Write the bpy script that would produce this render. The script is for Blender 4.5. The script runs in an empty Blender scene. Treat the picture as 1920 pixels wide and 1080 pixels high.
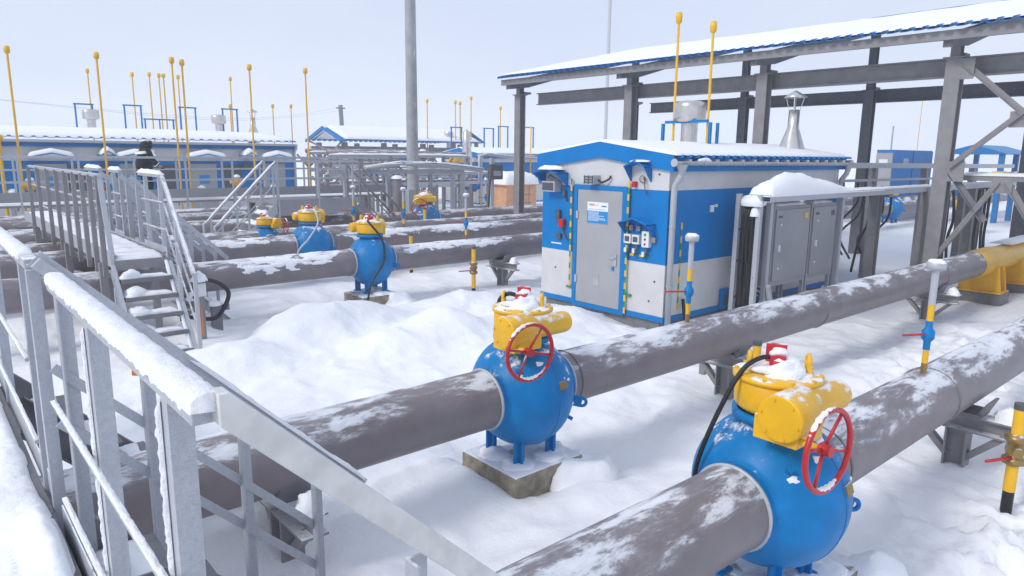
import bpy, bmesh, math, random
from mathutils import Vector, Matrix, noise
R = math.radians
random.seed(7)
sc = bpy.context.scene
C = sc.collection
# ------------------------------------------------------------------ camera
cam = bpy.data.cameras.new('camera'); co = bpy.data.objects.new('camera', cam); C.objects.link(co)
cam.sensor_width = 36; cam.lens = 24.696; cam.clip_start = .05; cam.clip_end = 2000
CAMZ = 3.05
def cam_axes(yaw, p, r):
    f0 = Vector((math.cos(yaw), math.sin(yaw), 0)); rt = Vector((math.sin(yaw), -math.cos(yaw), 0)); up = Vector((0, 0, 1))
    f = math.cos(p)*f0 - math.sin(p)*up; u = math.sin(p)*f0 + math.cos(p)*up
    return math.cos(r)*rt + math.sin(r)*u, -math.sin(r)*rt + math.cos(r)*u, f
A_, B_, F_ = cam_axes(R(49.178), R(10.771), R(.595))
co.matrix_world = Matrix(((A_.x, B_.x, -F_.x, 0), (A_.y, B_.y, -F_.y, 0), (A_.z, B_.z, -F_.z, CAMZ), (0, 0, 0, 1)))
sc.camera = co
# ------------------------------------------------------------------ light
SUN_EL, SUN_AZ = R(38), R(172)          # azimuth measured from +X towards +Y
w = bpy.data.worlds.new('World'); sc.world = w; w.use_nodes = True
nt = w.node_tree; bg = nt.nodes['Background']
sky = nt.nodes.new('ShaderNodeTexSky'); sky.sky_type = 'NISHITA'; sky.sun_disc = False
sky.sun_elevation = SUN_EL; sky.sun_rotation = R(90) - SUN_AZ; sky.dust_density = 6; sky.air_density = 1.2
mul = nt.nodes.new('ShaderNodeMix'); mul.data_type = 'RGBA'; mul.inputs[0].default_value = .93
nt.links.new(sky.outputs[0], mul.inputs[6]); # high thin overcast, a little uneven
tc = nt.nodes.new('ShaderNodeTexCoord'); mpg = nt.nodes.new('ShaderNodeMapping'); mpg.inputs['Scale'].default_value = (1, 1, 2.6); nt.links.new(tc.outputs['Generated'], mpg.inputs['Vector'])
cl = nt.nodes.new('ShaderNodeTexNoise'); cl.inputs['Scale'].default_value = 2.2; cl.inputs['Detail'].default_value = 6; cl.inputs['Roughness'].default_value = .5; nt.links.new(mpg.outputs[0], cl.inputs['Vector'])
cm = nt.nodes.new('ShaderNodeMapRange'); cm.inputs[1].default_value = .35; cm.inputs[2].default_value = .65; nt.links.new(cl.outputs[0], cm.inputs[0])
cx = nt.nodes.new('ShaderNodeMix'); cx.data_type = 'RGBA'; nt.links.new(cm.outputs[0], cx.inputs[0]); cx.inputs[6].default_value = (5.9, 6.75, 8.6, 1); cx.inputs[7].default_value = (6.9, 7.55, 9.1, 1); nt.links.new(cx.outputs[2], mul.inputs[7])
nt.links.new(mul.outputs[2], bg.inputs[0]); bg.inputs[1].default_value = .1
sun = bpy.data.lights.new('sun', 'SUN'); so = bpy.data.objects.new('sun', sun); C.objects.link(so)
sun.energy = 1.7; sun.angle = R(14); sun.color = (1, .96, .9)
sd = Vector((math.cos(SUN_EL)*math.cos(SUN_AZ), math.cos(SUN_EL)*math.sin(SUN_AZ), math.sin(SUN_EL)))
so.rotation_euler = sd.to_track_quat('Z', 'Y').to_euler()
sc.view_settings.view_transform = 'Standard'; sc.view_settings.look = 'None'
sc.view_settings.exposure = 0.12; sc.view_settings.gamma = 1
sc.render.engine = 'CYCLES'
sc.cycles.use_denoising = True
try: sc.cycles.denoiser = 'OPENIMAGEDENOISE'
except Exception: pass
sc.cycles.max_bounces = 6; sc.cycles.volume_bounces = 2; sc.cycles.diffuse_bounces = 4
sc.cycles.transparent_max_bounces = 4
# ------------------------------------------------------------------ materials
def mat(name, col, rough=.5, metal=0, snow=0, sc_=(1, 1, 1), var=.12, vscale=6, bump=0, bscale=40, n0=.45, k=.5, speck=0, spec=.5, dirt=None, dust=.3):
    """painted or bare surface; snow>0 lays wind-blown snow that clings to upward faces"""
    m = bpy.data.materials.new(name); m.use_nodes = True; t = m.node_tree; N = t.nodes.new; L = t.links.new
    b = t.nodes['Principled BSDF']; b.inputs['Roughness'].default_value = rough; b.inputs['Metallic'].default_value = metal
    b.inputs['Specular IOR Level'].default_value = spec
    g = N('ShaderNodeNewGeometry')
    def nz(scale, det, vec=None, rgh=.55, dist=0):
        n = N('ShaderNodeTexNoise'); n.inputs['Scale'].default_value = scale; n.inputs['Detail'].default_value = det
        n.inputs['Roughness'].default_value = rgh; n.inputs['Distortion'].default_value = dist
        L(vec or g.outputs['Position'], n.inputs['Vector']); return n.outputs[0]
    def mr(x, a, b_, c=0, d=1):
        r = N('ShaderNodeMapRange'); r.inputs[1].default_value = a; r.inputs[2].default_value = b_
        r.inputs[3].default_value = c; r.inputs[4].default_value = d; r.interpolation_type = 'SMOOTHSTEP'; L(x, r.inputs[0]); return r.outputs[0]
    def mix(f, a, c):
        x = N('ShaderNodeMix'); x.data_type = 'RGBA'
        L(f, x.inputs[0]) if not isinstance(f, float) else setattr(x.inputs[0], 'default_value', f)
        for s, v in ((6, a), (7, c)):
            if isinstance(v, tuple): x.inputs[s].default_value = (*v, 1)
            else: L(v, x.inputs[s])
        return x.outputs[2]
    col = tuple(col)
    lo = tuple(c*(1-var) for c in col); hi = tuple(min(1, c*(1+var)) for c in col)
    base = mix(mr(nz(vscale, 5), .3, .7), lo, hi)
    if dirt: base = mix(mr(nz(dirt[1], 6, None, .7), .58, .75, 0, dirt[2]), base, dirt[0])
    if speck:
        v = N('ShaderNodeTexVoronoi'); v.inputs['Scale'].default_value = speck; L(g.outputs['Position'], v.inputs['Vector'])
        base = mix(mr(v.outputs['Distance'], .1, .75, .0, .3), base, tuple(min(1, c*1.55) for c in col))
    h = None
    if snow:
        mp = N('ShaderNodeMapping'); mp.inputs['Scale'].default_value = sc_; L(g.outputs['Position'], mp.inputs['Vector'])
        s = N('ShaderNodeSeparateXYZ'); L(g.outputs['Normal'], s.inputs[0])
        n1 = nz(1, 9, mp.outputs[0], .7, .25)
        big = nz(.35, 2, mp.outputs[0])
        def ma(op, a, b_):
            q = N('ShaderNodeMath'); q.operation = op
            for i, v in ((0, a), (1, b_)):
                if isinstance(v, (int, float)): q.inputs[i].default_value = v
                else: L(v, q.inputs[i])
            return q.outputs[0]
        up = ma('MULTIPLY', ma('SUBTRACT', s.outputs[2], n0), k)
        up = ma('MINIMUM', up, .2)
        x = ma('ADD', ma('ADD', n1, ma('MULTIPLY', ma('SUBTRACT', big, .5), .5)), up)
        f = ma('ADD', mr(x, .6-.2*snow, .98-.2*snow, 0, dust), mr(x, .71-.2*snow, .8-.2*snow, 0, .93-dust))
        f = ma('MULTIPLY', f, mr(s.outputs[2], n0-.35, n0+.05))
        base = mix(f, base, (.86, .89, .94))
        rr = N('ShaderNodeMapRange'); L(f, rr.inputs[0]); rr.inputs[3].default_value = rough; rr.inputs[4].default_value = .75; L(rr.outputs[0], b.inputs['Roughness'])
        if metal:
            r2 = N('ShaderNodeMapRange'); L(f, r2.inputs[0]); r2.inputs[3].default_value = metal; r2.inputs[4].default_value = 0; L(r2.outputs[0], b.inputs['Metallic'])
        h = f
    L(base, b.inputs['Base Color'])
    if bump or h is not None:
        bp = N('ShaderNodeBump'); bp.inputs['Strength'].default_value = .5 if h is not None else bump; bp.inputs['Distance'].default_value = .012 if h is not None else .01
        L(h if h is not None else nz(bscale, 4), bp.inputs['Height']); L(bp.outputs[0], b.inputs['Normal'])
    return m
def snow_mat(name, s1=9, s2=70, st=.35, col=(.9, .915, .94)):
    m = bpy.data.materials.new(name); m.use_nodes = True; t = m.node_tree; N = t.nodes.new; L = t.links.new
    b = t.nodes['Principled BSDF']; b.inputs['Roughness'].default_value = .65; b.inputs['Specular IOR Level'].default_value = .25
    b.inputs['Base Color'].default_value = (*col, 1)
    g = N('ShaderNodeNewGeometry')
    n = N('ShaderNodeTexNoise'); n.inputs['Scale'].default_value = s1; n.inputs['Detail'].default_value = 8; n.inputs['Roughness'].default_value = .65; L(g.outputs['Position'], n.inputs['Vector'])
    n2 = N('ShaderNodeTexNoise'); n2.inputs['Scale'].default_value = s2; n2.inputs['Detail'].default_value = 3; L(g.outputs['Position'], n2.inputs['Vector'])
    b1 = N('ShaderNodeBump'); b1.inputs['Strength'].default_value = st; b1.inputs['Distance'].default_value = .05; L(n.outputs[0], b1.inputs['Height'])
    b2 = N('ShaderNodeBump'); b2.inputs['Strength'].default_value = .35; b2.inputs['Distance'].default_value = .006; L(n2.outputs[0], b2.inputs['Height']); L(b1.outputs[0], b2.inputs['Normal'])
    L(b2.outputs[0], b.inputs['Normal'])
    return m
def plain(name, col, rough=.5, metal=0):
    m = bpy.data.materials.new(name); m.use_nodes = True; b = m.node_tree.nodes['Principled BSDF']
    b.inputs['Base Color'].default_value = (*col, 1); b.inputs['Roughness'].default_value = rough; b.inputs['Metallic'].default_value = metal
    return m
BLUE = (.0, .18, .47); YEL = (.82, .46, .008); RED = (.52, .016, .022); TAU = (.2, .174, .186); STEEL = (.238, .232, .24); GALV = (.42, .44, .475)
M = dict(
    snow=snow_mat('snow'), snow_fine=snow_mat('snow_crust', 25, 160, .5), ground=snow_mat('snow_ground', 4, 70, .6, (.9, .912, .935)),
    pipe=mat('taupe_pipe_paint', TAU, .42, snow=.74, sc_=(2.2, 7, 7), n0=.5, k=.26, dust=.42, var=.1, vscale=3, dirt=((.2, .16, .09), 2.5, .5)),
    blue=mat('blue_valve_paint', BLUE, .42, spec=.25, snow=.36, sc_=(6, 6, 6), n0=.3, k=.2, dust=.06, var=.1),
    blue_clean=mat('blue_paint', BLUE, .42, spec=.25, var=.08),
    yellow=mat('yellow_paint', YEL, .35, snow=.55, sc_=(8, 8, 8), n0=.55, k=.4, dust=.15, var=.06),
    yellow_clean=mat('yellow_rod_paint', YEL, .4, var=.06),
    red=mat('red_paint', RED, .35, snow=.6, sc_=(9, 9, 9), n0=.6, k=.4, var=.08),
    red_clean=plain('red_plastic', RED, .4),
    conc=mat('concrete', (.27, .235, .18), .85, snow=.9, sc_=(5, 5, 5), n0=.6, k=.6, var=.3, vscale=9),
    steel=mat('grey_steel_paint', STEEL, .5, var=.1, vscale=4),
    steel_snow=mat('grey_steel_frosted', STEEL, .5, snow=.8, sc_=(6, 6, 6), n0=.6, k=.6, var=.1),
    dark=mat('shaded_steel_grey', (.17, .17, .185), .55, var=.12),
    galv=mat('galvanised_steel', GALV, .5, .25, var=.08, vscale=60, speck=260),
    galv_frost=mat('frosted_galvanised_steel', GALV, .5, .25, snow=.7, sc_=(14, 14, 14), n0=.5, k=.6, var=.08, vscale=60, speck=260),
    bright=mat('bright_galvanised', (.66, .66, .63), .5, .05, snow=.25, sc_=(20, 20, 20), n0=.3, k=.3, var=.1, vscale=14, dirt=((.55, .48, .25), 3, .3)),
    alu=mat('sheet_metal_duct', (.62, .6, .58), .28, .85, var=.1),
    white=mat('white_panel', (.6, .595, .6), .45, var=.06, vscale=2, dirt=((.42, .4, .37), 1.3, .35)),
    panel_blue=mat('blue_panel', (.0, .18, .5), .45, spec=.2, var=.06, vscale=2),
    door=mat('grey_door', (.36, .365, .385), .4, var=.05, vscale=2, dirt=((.27, .26, .25), 2, .4)),
    cab=mat('grey_cabinet', (.3, .31, .33), .42, var=.06, vscale=2),
    black=plain('black_rubber', (.012, .012, .014), .5), navy=plain('navy_cloth', (.008, .011, .02), .85),
    refl=plain('reflective_tape', (.95, .97, .92), .5), skin=plain('skin', (.5, .3, .22), .6),
    green=plain('green_tape', (.01, .25, .1), .5), wht=plain('white_plastic', (.75, .76, .77), .4), dgrey=plain('dark_grey_plastic', (.08, .085, .1), .5),
    orange=mat('orange_boards', (.68, .36, .2), .7, var=.12, vscale=3), brass=mat('brass', (.3, .2, .07), .4, .6, snow=.5, sc_=(20, 20, 20), n0=.5, k=.5),
    tag=plain('orange_ribbon', (.85, .22, .02), .6), sign=plain('sign_white', (.8, .82, .85), .4), sky_blue=plain('sign_blue', (.01, .25, .6), .4),
    concrete_post=mat('concrete_lamp_post', (.34, .35, .36), .7, snow=.3, sc_=(6, 6, 1.2), n0=-.1, k=.0, var=.12, vscale=3),
    pale=mat('faded_grey', (.4, .42, .45), .6))
# ------------------------------------------------------------------ mesh helpers
def nrm(v): v = Vector(v); return v.normalized()
class MB:
    def __init__(s): s.v = []; s.f = []; s.s = []
    def add(s, vs, fs, sm=False):
        o = len(s.v); s.v += [Vector(x) for x in vs]; s.f += [tuple(i+o for i in f) for f in fs]; s.s += [sm]*len(fs); return s
    def box(s, c, d, rz=0):
        x, y, z = d[0]/2, d[1]/2, d[2]/2; m = Matrix.Rotation(rz, 3, 'Z'); c = Vector(c)
        vs = [c+m @ Vector((a*x, b*y, e*z)) for a in (-1, 1) for b in (-1, 1) for e in (-1, 1)]
        return s.add(vs, [(0, 1, 3, 2), (4, 6, 7, 5), (0, 4, 5, 1), (2, 3, 7, 6), (0, 2, 6, 4), (1, 5, 7, 3)])
    def b2(s, x0, x1, y0, y1, z0, z1): return s.box(((x0+x1)/2, (y0+y1)/2, (z0+z1)/2), (x1-x0, y1-y0, z1-z0))
    def prof(s, p, q, poly, up=(0, 0, 1)):
        p, q = Vector(p), Vector(q); d = (q-p).normalized(); up = Vector(up)
        if abs(d.dot(up.normalized())) > .99: up = Vector((0, 1, 0))
        sx = d.cross(up).normalized(); u = sx.cross(d)
        n = len(poly); vs = [o+sx*a+u*b for o in (p, q) for a, b in poly]
        fs = [(i, (i+1) % n, n+(i+1) % n, n+i) for i in range(n)]+[tuple(range(n-1, -1, -1)), tuple(range(n, 2*n))]
        return s.add(vs, fs)
    def bar(s, p, q, w_, h, up=(0, 0, 1)):
        a, b = w_/2, h/2; return s.prof(p, q, [(-a, -b), (a, -b), (a, b), (-a, b)], up)
    def ell(s, p, q, w_, t, up=(0, 0, 1), fx=1, fy=1):
        return s.prof(p, q, [(x*fx, y*fy) for x, y in ((0, 0), (w_, 0), (w_, t), (t, t), (t, w_), (0, w_))], up)
    def ibeam(s, p, q, w_, h, tf, tw, up=(0, 0, 1)):
        a, b, c = w_/2, h/2, tw/2
        return s.prof(p, q, [(-a, -b), (a, -b), (a, -b+tf), (c, -b+tf), (c, b-tf), (a, b-tf), (a, b), (-a, b), (-a, b-tf), (-c, b-tf), (-c, -b+tf), (-a, -b+tf)], up)
    def chan(s, p, q, w_, h, t, up=(0, 0, 1), f=1):
        b = h/2; return s.prof(p, q, [(x*f, y) for x, y in ((0, -b), (w_, -b), (w_, -b+t), (t, -b+t), (t, b-t), (w_, b-t), (w_, b), (0, b))], up)
    def tube(s, pts, r, seg=10, cap=True):
        pts = [Vector(p) for p in pts]; n = len(pts); rs = r if isinstance(r, (list, tuple)) else [r]*n
        t0 = (pts[1]-pts[0]).normalized(); u = t0.orthogonal().normalized(); vs = []
        for i, p in enumerate(pts):
            t = ((pts[min(i+1, n-1)]-p).normalized()+(p-pts[max(i-1, 0)]).normalized()).normalized()
            u = (u-t*u.dot(t)).normalized(); w_ = t.cross(u)
            for j in range(seg):
                a = 2*math.pi*j/seg; vs.append(p+(u*math.cos(a)+w_*math.sin(a))*rs[i])
        fs = [(i*seg+j, i*seg+(j+1) % seg, (i+1)*seg+(j+1) % seg, (i+1)*seg+j) for i in range(n-1) for j in range(seg)]
        s.add(vs, fs, True)
        if cap:
            o = len(s.v)-len(vs)
            s.f += [tuple(o+j for j in range(seg-1, -1, -1)), tuple(o+(n-1)*seg+j for j in range(seg))]; s.s += [False, False]
        return s
    def lathe(s, prof, o, axis=(0, 0, 1), seg=28, sm=True):
        ax = nrm(axis); u = ax.orthogonal().normalized(); w_ = ax.cross(u); o = Vector(o); n = len(prof)
        vs = [o+ax*z+(u*math.cos(2*math.pi*j/seg)+w_*math.sin(2*math.pi*j/seg))*max(r, 1e-4) for r, z in prof for j in range(seg)]
        fs = [(i*seg+j, i*seg+(j+1) % seg, (i+1)*seg+(j+1) % seg, (i+1)*seg+j) for i in range(n-1) for j in range(seg)]
        return s.add(vs, fs, sm)
    def cyl(s, p, q, r, seg=20):
        p, q = Vector(p), Vector(q); L_ = (q-p).length
        s.lathe([(0, 0), (r, 0)], p, q-p, seg, False); s.lathe([(r, 0), (r, L_)], p, q-p, seg, True); s.lathe([(r, L_), (0, L_)], p, q-p, seg, False); return s
    def torus(s, c, n, R_, r, seg=40, ms=10, a0=0, a1=2*math.pi):
        n = nrm(n); u = n.orthogonal().normalized(); w_ = n.cross(u); c = Vector(c); vs = []; full = a1-a0 > 6.2
        k = seg if full else seg+1
        for i in range(k):
            a = a0+(a1-a0)*i/seg; d = u*math.cos(a)+w_*math.sin(a)
            for j in range(ms): b = 2*math.pi*j/ms; vs.append(c+d*(R_+r*math.cos(b))+n*r*math.sin(b))
        fs = [(i*ms+j, i*ms+(j+1) % ms, ((i+1) % k)*ms+(j+1) % ms, ((i+1) % k)*ms+j) for i in range(seg) for j in range(ms)]
        return s.add(vs, fs, True)
    def prism(s, poly, vec):
        n = len(poly); vec = Vector(vec); vs = [Vector(p) for p in poly]; vs += [p+vec for p in vs]
        return s.add(vs, [tuple(range(n-1, -1, -1)), tuple(range(n, 2*n))]+[(i, (i+1) % n, n+(i+1) % n, n+i) for i in range(n)])
    def blob(s, c, r, amp=.25, seg=12, rings=7, seed=0, flat=True):
        c = Vector(c); vs = []; lo = 0 if flat else -math.pi/2
        for i in range(rings+1):
            t = lo+(math.pi/2-lo)*i/rings
            for j in range(seg):
                a = 2*math.pi*j/seg; d = Vector((math.cos(t)*math.cos(a), math.cos(t)*math.sin(a), math.sin(t)))
                k = 1+amp*noise.noise(d*1.7+Vector((seed*3.1, c.x*2, c.y*2))); vs.append(c+Vector((d.x*r[0]*k, d.y*r[1]*k, d.z*r[2]*k)))
        fs = [(i*seg+j, i*seg+(j+1) % seg, (i+1)*seg+(j+1) % seg, (i+1)*seg+j) for i in range(rings) for j in range(seg)]
        return s.add(vs, fs, True)
    def ridge(s, p, q, w_, h, n=40, amp=.35, fr=6, up=(0, 0, 1), ends=True, skirt=0, seed=0):
        """a ridge of snow lying along p-q"""
        p, q = Vector(p), Vector(q); d = (q-p).normalized(); up = Vector(up); sx = d.cross(up).normalized(); u = sx.cross(d); m = 9; vs = []
        for i in range(n+1):
            t = i/n; o = p.lerp(q, t); e = min(1, min(t, 1-t)*n/2.5+.25) if ends else 1
            for j in range(m):
                a = math.pi*j/(m-1); x = -math.cos(a); y = math.sin(a)**.7
                ns = noise.fractal(o*fr+Vector((x*1.3, y, seed)), 1, 2, 3)
                kk = (1+amp*ns)
                vs.append(o+sx*(x*w_/2*(1+amp*.35*ns))+u*(y*h*kk*e-(skirt if j in (0, m-1) else 0)*(1+ns)))
        fs = [(i*m+j, (i+1)*m+j, (i+1)*m+j+1, i*m+j+1) for i in range(n) for j in range(m-1)]
        fs += [tuple(range(m)), tuple(n*m+j for j in range(m-1, -1, -1))]
        return s.add(vs, fs, True)
    def pad(s, x0, x1, y0, y1, z, h, nx=24, ny=12, amp=.3, fr=4, edge=.12, fz=None):
        """a blanket of snow with soft edges on a flat or sloping surface"""
        vs = []; fs = []
        for i in range(nx+1):
            for j in range(ny+1):
                x = x0+(x1-x0)*i/nx; y = y0+(y1-y0)*j/ny
                e = min(1, min(x-x0, x1-x)/edge, min(y-y0, y1-y)/edge); e = max(0, e)
                e = math.sqrt(max(0, 1-(1-e)**2))
                n_ = noise.fractal(Vector((x*fr, y*fr, 3.3)), 1, 2, 4)
                vs.append((x, y, (fz(x, y) if fz else z)+h*e*(1+amp*n_)))
        W = ny+1
        fs = [(i*W+j, (i+1)*W+j, (i+1)*W+j+1, i*W+j+1) for i in range(nx) for j in range(ny)]
        s.add(vs, fs, True); o = len(s.v)-len(vs)
        b = [i*W for i in range(nx+1)]+[nx*W+j for j in range(1, ny+1)]+[i*W+ny for i in range(nx-1, -1, -1)]+[j for j in range(ny-1, 0, -1)]
        low = [Vector(vs[k])-Vector((0, 0, .01)) for k in b]; k0 = len(s.v); s.v += low
        for i in range(len(b)):
            j = (i+1) % len(b); s.f.append((o+b[i], k0+i, k0+j, o+b[j])); s.s.append(False)
        s.f.append(tuple(k0+i for i in range(len(b)))); s.s.append(False)
        return s
    def build(s, name, m, parent=None, bevel=0, seg=2):
        me = bpy.data.meshes.new(name); off = wl(parent)
        me.from_pydata([v-off for v in s.v], [], s.f); me.polygons.foreach_set('use_smooth', s.s); me.update()
        b = bmesh.new(); b.from_mesh(me); bmesh.ops.recalc_face_normals(b, faces=b.faces); b.to_mesh(me); b.free()
        me.materials.append(M[m] if isinstance(m, str) else m)
        o = bpy.data.objects.new(name, me); C.objects.link(o)
        if parent: o.parent = parent
        if bevel:
            bv = o.modifiers.new('bevel', 'BEVEL'); bv.width = bevel; bv.segments = seg; bv.limit_method = 'ANGLE'; bv.angle_limit = R(40)
        return o
def wl(o):
    v = Vector((0, 0, 0))
    while o: v += o.location; o = o.parent
    return v
def thing(name, label, cat, loc=(0, 0, 0), group=None):
    o = bpy.data.objects.new(name, None); C.objects.link(o); o.location = loc; o.empty_display_size = .2
    o['label'] = label; o['category'] = cat
    if group: o['group'] = group
    return o
def tag(o, label=None, cat=None, group=None, kind=None):
    for k_, v in (('label', label), ('category', cat), ('group', group), ('kind', kind)):
        if v: o[k_] = v
    return o
def dup(root, loc, label, rz=None, scale=None):
    def cp(o, par):
        c = o.copy(); C.objects.link(c); c.parent = par
        for ch in list(o.children): cp(ch, c)
        return c
    c = cp(root, None); c.location = loc; c['label'] = label
    if rz is not None: c.rotation_euler = (0, 0, rz)
    if scale: c.scale = scale
    return c
# ------------------------------------------------------------------ ground
MOUNDS = [(6.6, 9.4, .9, .75, .55), (4.7, 10.6, .8, .7, .62), (5.9, 10.9, .9, .6, .4), (8.6, 8.7, .8, 1.2, .38), (3.3, 9.9, .8, .6, .35), (8.3, 11.2, 1.2, .7, .3),
          (5.3, 9.2, .5, .5, .25), (3.4, 12.0, .35, .3, .35), (4.3, 4.0, .5, .35, .16), (5.2, 3.4, 1.2, .5, .14), (3.6, 4.9, .5, .6, .16), (3.0, 5.8, .8, .7, .2),
          (3.4, 3.2, 1, .5, .1), (10.6, 3.9, 1.3, .5, .18), (12.6, 3.3, 1.2, .7, .12), (7.2, 7.4, .9, .7, .3), (8.6, 6.6, .6, .5, .26), (1.7, 5.3, .5, .5, .35), (.9, 5.2, .4, .4, .55),
          (2.2, 3.8, .4, .5, .2), (14.5, 23, 1.6, 1, .5), (17, 24.5, 2, 1.2, .5), (20, 9.5, 2, 1.2, .25), (25, 13, 3, 1.5, .5), (6.3, 7, .5, .5, .2), (8.5, 1.6, .5, .5, .1)]
FOOT = []
for (xa, ya, xb, yb) in ((5.2, 1.2, 9.5, 1.5), (8.8, 1.6, 14, 3.6), (6, 3.0, 12.5, 3.9), (6.4, 1.0, 6.6, 2.0)):
    L0 = math.hypot(xb-xa, yb-ya); n_ = int(L0/.42); aa = math.atan2(yb-ya, xb-xa)
    for i in range(n_):
        t_ = (i+random.uniform(-.15, .15))/n_; sd_ = .11 if i % 2 else -.11
        FOOT.append((xa+(xb-xa)*t_-math.sin(aa)*sd_+random.uniform(-.05, .05), ya+(yb-ya)*t_+math.cos(aa)*sd_+random.uniform(-.05, .05), aa+random.uniform(-.3, .3)))
def hgt(x, y):
    d = math.hypot(x, y)
    n = noise.fractal(Vector((x*.45, y*.45, 1.7)), 1, 2, 4)*.09*(1 if d < 30 else 1.3)
    wv = noise.noise(Vector((x*1.1+y*.5, y*2.4-x*.7, .4)))*.03
    z = n+wv
    for mx, my, sx, sy, h in MOUNDS:
        q = ((x-mx)/sx)**2+((y-my)/sy)**2
        if q < 9: z += h*math.exp(-q)
    q = math.exp(-(((x-6.2)/1.6)**2+((y-1.1)/.8)**2)) + .6*math.exp(-(((x-13)/3)**2+((y-3.4)/1)**2)) + .5*math.exp(-(((x-9.5)/1.5)**2+((y-3.2)/.6)**2))
    if q > .02: z += q*(noise.fractal(Vector((x*3.2, y*3.2, 9)), .7, 2.1, 5)*.16+.03)
    if d < 20: z += noise.fractal(Vector((x*1.7, y*1.1, 5)), .9, 2, 5)*.035
    if -1 < x < 17 and -1 < y < 15:
        rg = 1-abs(noise.noise(Vector((x*.8+y*.35, y*1.25-x*.3, 2.2)))*1.6); z += max(0, rg)**4*.045
        rg = 1-abs(noise.noise(Vector((x*2.3, y*2.9, 7.7)))*1.7); z += max(0, rg)**3*.016
    if d < 22:
        for fx, fy, fa in FOOT:
            ex, ey = x-fx, y-fy
            if abs(ex) < .3 and abs(ey) < .3:
                u_, v_ = ex*math.cos(fa)+ey*math.sin(fa), -ex*math.sin(fa)+ey*math.cos(fa); q = (u_/.16)**2+(v_/.075)**2
                if q < 5: z += -.06*math.exp(-q*q)+.022*math.exp(-(math.sqrt(q)-1.5)**2*4)
    # drifts keep clear of the pipes and the concrete plinths
    for Y in (4.71, 2.18, 12.69):
        if abs(y-Y) < .5 and z > .3: z = .3+(z-.3)*.2
    for px, py in ((4.3, 4.71), (4.35, 2.18), (7.1, 12.69)):
        q = max(abs(x-px), abs(y-py))
        if q < .52: z = min(z, .1)
        elif q < .8: z = min(z, .1+(q-.52)*1.2)
    return z
def axis(lo, hi, a, b, step, g=1.16):
    xs = []; x = a
    while x < b: xs.append(x); x += step
    s_ = step; x = b
    while x < hi: xs.append(x); s_ *= g; x += s_
    xs.append(hi); s_ = step*g; x = a-s_; pre = []
    while x > lo: pre.append(x); s_ *= g; x -= s_
    pre.append(lo); return pre[::-1]+xs
gx = axis(-260, 420, -1, 14, .055); gy = axis(-260, 420, .3, 13, .055)
g = MB(); g.v = [Vector((x, y, hgt(x, y))) for x in gx for y in gy]; W_ = len(gy)
g.f = [(i*W_+j, (i+1)*W_+j, (i+1)*W_+j+1, i*W_+j+1) for i in range(len(gx)-1) for j in range(W_-1)]; g.s = [True]*len(g.f)
tag(g.build('snow_ground', 'ground'), 'deep wind packed snow covering the plant yard', None, None, 'structure')
# ------------------------------------------------------------------ pipelines
PZ, PR = .885, .265
def pipeline(Y, x0, x1, label, z=PZ, r=PR, joints=()):
    t = thing('gas_pipe', label, 'pipeline', ((x0+x1)/2, Y, z), 'grey gas pipelines on low supports')
    m = MB(); n = max(2, int((x1-x0)/1.5)); L_ = x1-x0
    m.lathe([(r, -L_/2+L_*i/n) for i in range(n+1)], ((x0+x1)/2, Y, z), (1, 0, 0), 40)
    m.lathe([(0, 0), (r, 0)], (x0, Y, z), (1, 0, 0), 40, False); m.lathe([(r, 0), (0, 0)], (x1, Y, z), (1, 0, 0), 40, False)
    m.build('pipe_shell', 'pipe', t)
    for x in joints:
        MB().torus((x, Y, z), (1, 0, 0), r+.001, .012, 40, 6).build('weld_seam', 'pipe', t)
    return t
p1 = pipeline(4.71, -4, 16.75, 'grey pipeline through the middle, its far end painted yellow', joints=(3.84, 4.76, 9.8, 14.6))
m = MB(); m.lathe([(PR+.004, 0), (PR+.03, .25), (PR+.03, 1.1), (PR+.005, 1.5), (PR+.005, 9)], (16.75, 4.71, PZ), (1, 0, 0), 40)
m.build('yellow_sleeve', 'yellow_clean', p1)
p2 = pipeline(2.18, -3, 40, 'grey pipeline nearest the camera at the lower right', joints=(3.88, 4.82, 7.0, 11.5))
p3 = pipeline(12.69, -14, 60, 'dusted grey pipeline running just behind the hut, nearest of the back row', joints=(6.6, 7.6, 12))
p4 = pipeline(15.75, -14, 60, 'grey pipeline second in the back row, snow patches along its side', joints=(6.7, 7.8))
p5 = pipeline(17.25, -14, 60, 'grey pipeline third in the back row, mostly hidden by the one before it')
p6 = pipeline(20.0, 7.5, 60, 'farthest grey pipeline of the back row, carrying the valve with large open wheel')
def crust(root, Y, spots):
    for x, L_, a, w_, h in spots:
        a0 = R(a); hw = w_/PR*1.5; nx = max(24, int(L_*48)); na = 22; V = {}; m = MB(); mk = {}
        for i in range(nx+1):
            for j in range(na+1):
                u_ = -1+2*i/nx; q_ = -1+2*j/na; px_ = x+u_*L_*.62; th = a0+q_*hw
                n1 = noise.fractal(Vector((px_*3.2, th*3.2+Y, a)), .9, 2.2, 5)
                k_ = .42-(u_*u_*.75+q_*q_*.9)+n1*.95; mk[i, j] = k_
                t_ = max(0, k_); t_ = min(1, t_*1.6)**.6
                r_ = PR+(-.003 if k_ <= 0 else .0005+.6*h*t_*(1+.4*noise.noise(Vector((px_*14, th*9, 1)))))
                V[i, j] = len(m.v); m.v.append(Vector((px_, Y-math.sin(th)*r_, PZ+math.cos(th)*r_)))
        for i in range(nx):
            for j in range(na):
                if max(mk[i, j], mk[i+1, j], mk[i+1, j+1], mk[i, j+1]) > 0: m.f.append((V[i, j], V[i+1, j], V[i+1, j+1], V[i, j+1])); m.s.append(True)
        m.build('snow_crust', 'snow', root)
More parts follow.
